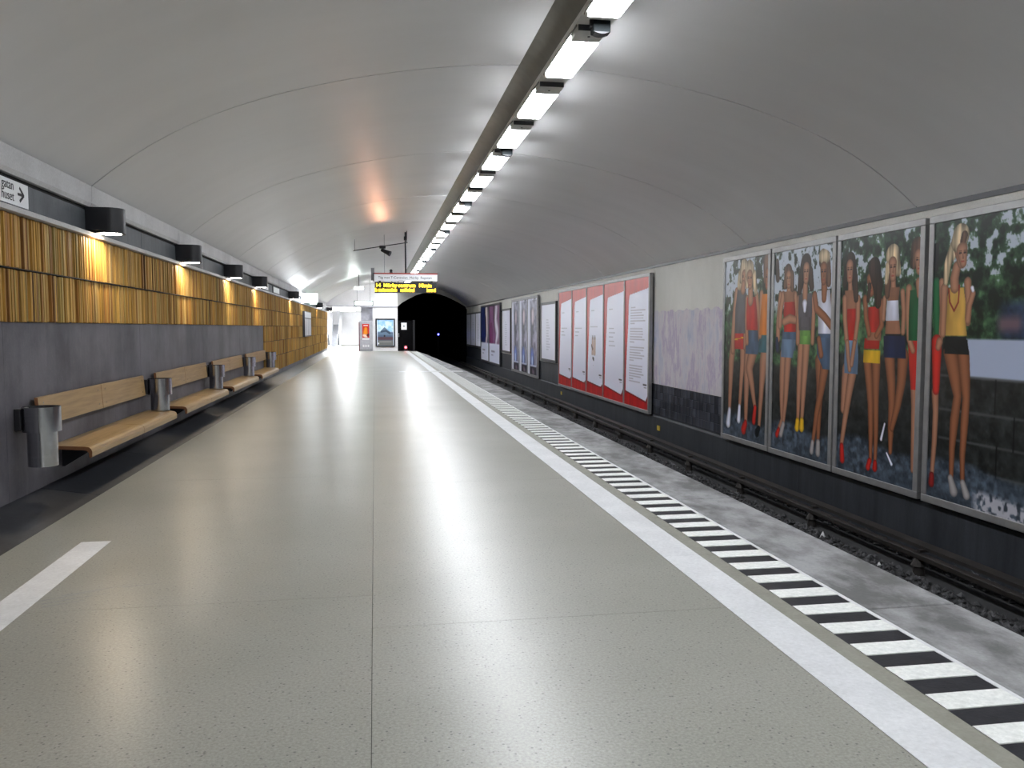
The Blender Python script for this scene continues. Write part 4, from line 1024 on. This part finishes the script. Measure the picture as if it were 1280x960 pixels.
w = .46; cv = Canvas(w, .90, 1.82, .02); cv.a[:] = (.78, .16, .12); cv.limb([(.23, 1.5, .12), (.2, 1.2, .17)], (.95, .55, .15)); cv.limb([(.12, 1.05, .1), (.25, 1.0, .12)], (.96, .80, .74)); cv.limb([(.36, 1.05, .08), (.4, 1.1, .08)], (.35, .05, .10)); cv.rect(.08, .38, 1.68, 1.74, (.95, .9, .9))
def front_sheet(cv, name, parent, x0, y):
    o = print_sheet(cv, name, parent, 0, 0); org = ORG[parent.name]; me = o.data
    co = np.zeros((cv.ny, cv.nx, 3), np.float32); co[..., 0] = x0 + cv.s - org[0]; co[..., 1] = y - org[1]; co[..., 2] = cv.z - org[2]
    me.vertices.foreach_set('co', co.ravel()); me.update(); return o
front_sheet(cv, 'picture', t, -.82, 56.615)
part(MB().box(-.82, -.36, 56.605, 56.62, .76, .86), 'price_strip', 'sign_white', t)
for x in (-.80, -.64, -.48): part(MB().box(x, x + .11, 56.605, 56.62, .27, .43), 'button_panel', 'sign_white', t)
t = thing('film_poster', (.71, 56.65, .3), 'blue film poster in a dark rounded frame on the end wall', 'poster')
for a, b, c, d in ((.06, 1.36, .30, .38), (.06, 1.36, 2.10, 2.18), (.06, .15, .38, 2.10), (1.27, 1.36, .38, 2.10)): part(MB().box(a, b, 56.6, 56.7, c, d), 'frame_bar', 'black_paint', t, bevel=0.02)
cv = Canvas(1.12, .38, 2.10, .02); h, n = cv.ny, cv.nx; f = fbm(h, n, 7, 5, 9, 4)
cv.a[:] = (.55, .75, .92); cv.blend(np.clip((f - .4) * 4, 0, .9), (.85, .92, .98)); cv.rect(.04, 1.08, .38, 1.28, (.30, .38, .48), .1)
cv.poly([(.06, 1.1), (.25, 1.35), (.5, 1.62), (.62, 1.5), (.85, 1.3), (1.08, 1.05)], (.38, .46, .54)); cv.limb([(.3, 1.3, .06), (.6, 1.36, .05), (.85, 1.2, .06)], (.20, .26, .34))
cv.rect(.04, 1.08, .74, .95, (.34, .24, .27), .08); cv.rect(.04, 1.08, .38, .72, (.42, .43, .42), .05); cv.rect(.45, .55, .95, 1.08, (.16, .15, .17))
cv.rect(.15, .95, .60, .64, (.62, .62, .62)); cv.rect(.06, .14, .46, .56, (.92, .94, .96)); cv.rect(0, .04, .38, 2.1, (.88, .93, .98)); cv.rect(1.08, 1.12, .38, 2.1, (.88, .93, .98))
front_sheet(cv, 'poster_print', t, .15, 56.66)
t = thing('service_door', (2.1, 56.7, 0), 'dark service door with white notice at the tunnel mouth', 'door')
part(MB().box(1.54, 2.62, 56.62, 56.72, 0, 2.04), 'leaf', 'tunnel_black', t); part(MB().box(2.55, 2.68, 56.58, 56.74, 0, 2.08), 'post', 'black_matte', t); part(MB().box(1.58, 1.62, 56.57, 56.62, .95, 1.2), 'handle', 'steel', t)
nt_ = part(MB().box(1.77, 2.13, 56.605, 56.62, 1.44, 1.9), 'notice', 'sign_lit', t); part(MB().box(1.92, 1.98, 56.6, 56.605, 1.6, 1.74), 'notice_mark', 'ink_black', nt_)
t = thing('red_signal', (2.05, 56.4, 0), 'small red signal lamp low at the platform end', 'signal lamp')
part(MB().box(1.93, 2.17, 56.42, 56.58, 0.0, .38), 'case', 'black_matte', t, bevel=0.02); part(MB().tube((2.05, 56.36, .25), (2.05, 56.42, .25), .065, .075, 16), 'lens', 'red_glow', t)
t = thing('blue_signal', (5.27, 70, -1.36), 'small blue signal light inside the dark tunnel', 'signal lamp')
part(MB().box(5.24, 5.30, 70.1, 70.16, -1.36, .9), 'post', 'black_matte', t); part(MB().box(5.15, 5.39, 70.05, 70.25, .86, 1.14), 'case', 'black_matte', t); part(MB().tube((5.27, 69.98, 1.0), (5.27, 70.05, 1.0), .05, .06, 14), 'lens', 'blue_glow', t)
t = thing('escalator', (-3.3, 69, 0), 'escalator with pale rounded balustrades at the back of the hall', 'escalator')
for x in (-3.75, -2.95):
    pr = [(70.45, .12), (70.2, .25), (70.05, .5), (70.05, .7), (70.2, .92), (70.45, 1.0), (72.0, 1.0), (72.2, .12)]
    part(MB().prism(pr, 'x', x - .1, x + .1), 'balustrade', 'glass_grey', t)
    part(MB().prism([(72.0, 1.0), (76.6, 2.9), (76.6, 1.9), (72.2, .12)], 'x', x - .1, x + .1), 'incline_panel', 'hall_white', t)
    hr = MB()
    for (a, b), (c, d) in zip(pr[:7], pr[1:8]): hr.tube((x, a, b), (x, c, d), .055, seg=10)
    part(hr, 'handrail', 'rubber', t)
    part(MB().box(x - .14, x + .14, 70.15, 72.2, 0, .14), 'skirt', 'grey_box', t)
part(MB().box(-3.65, -3.05, 70.3, 72.2, 0, .02), 'landing_plate', 'steel', t)
for q in range(14): part(MB().box(-3.65, -3.05, 72.2 + q * .33, 72.55 + q * .33, -.05 + q * .13, .02 + (q + 1) * .13), 'step', 'grey_box', t)
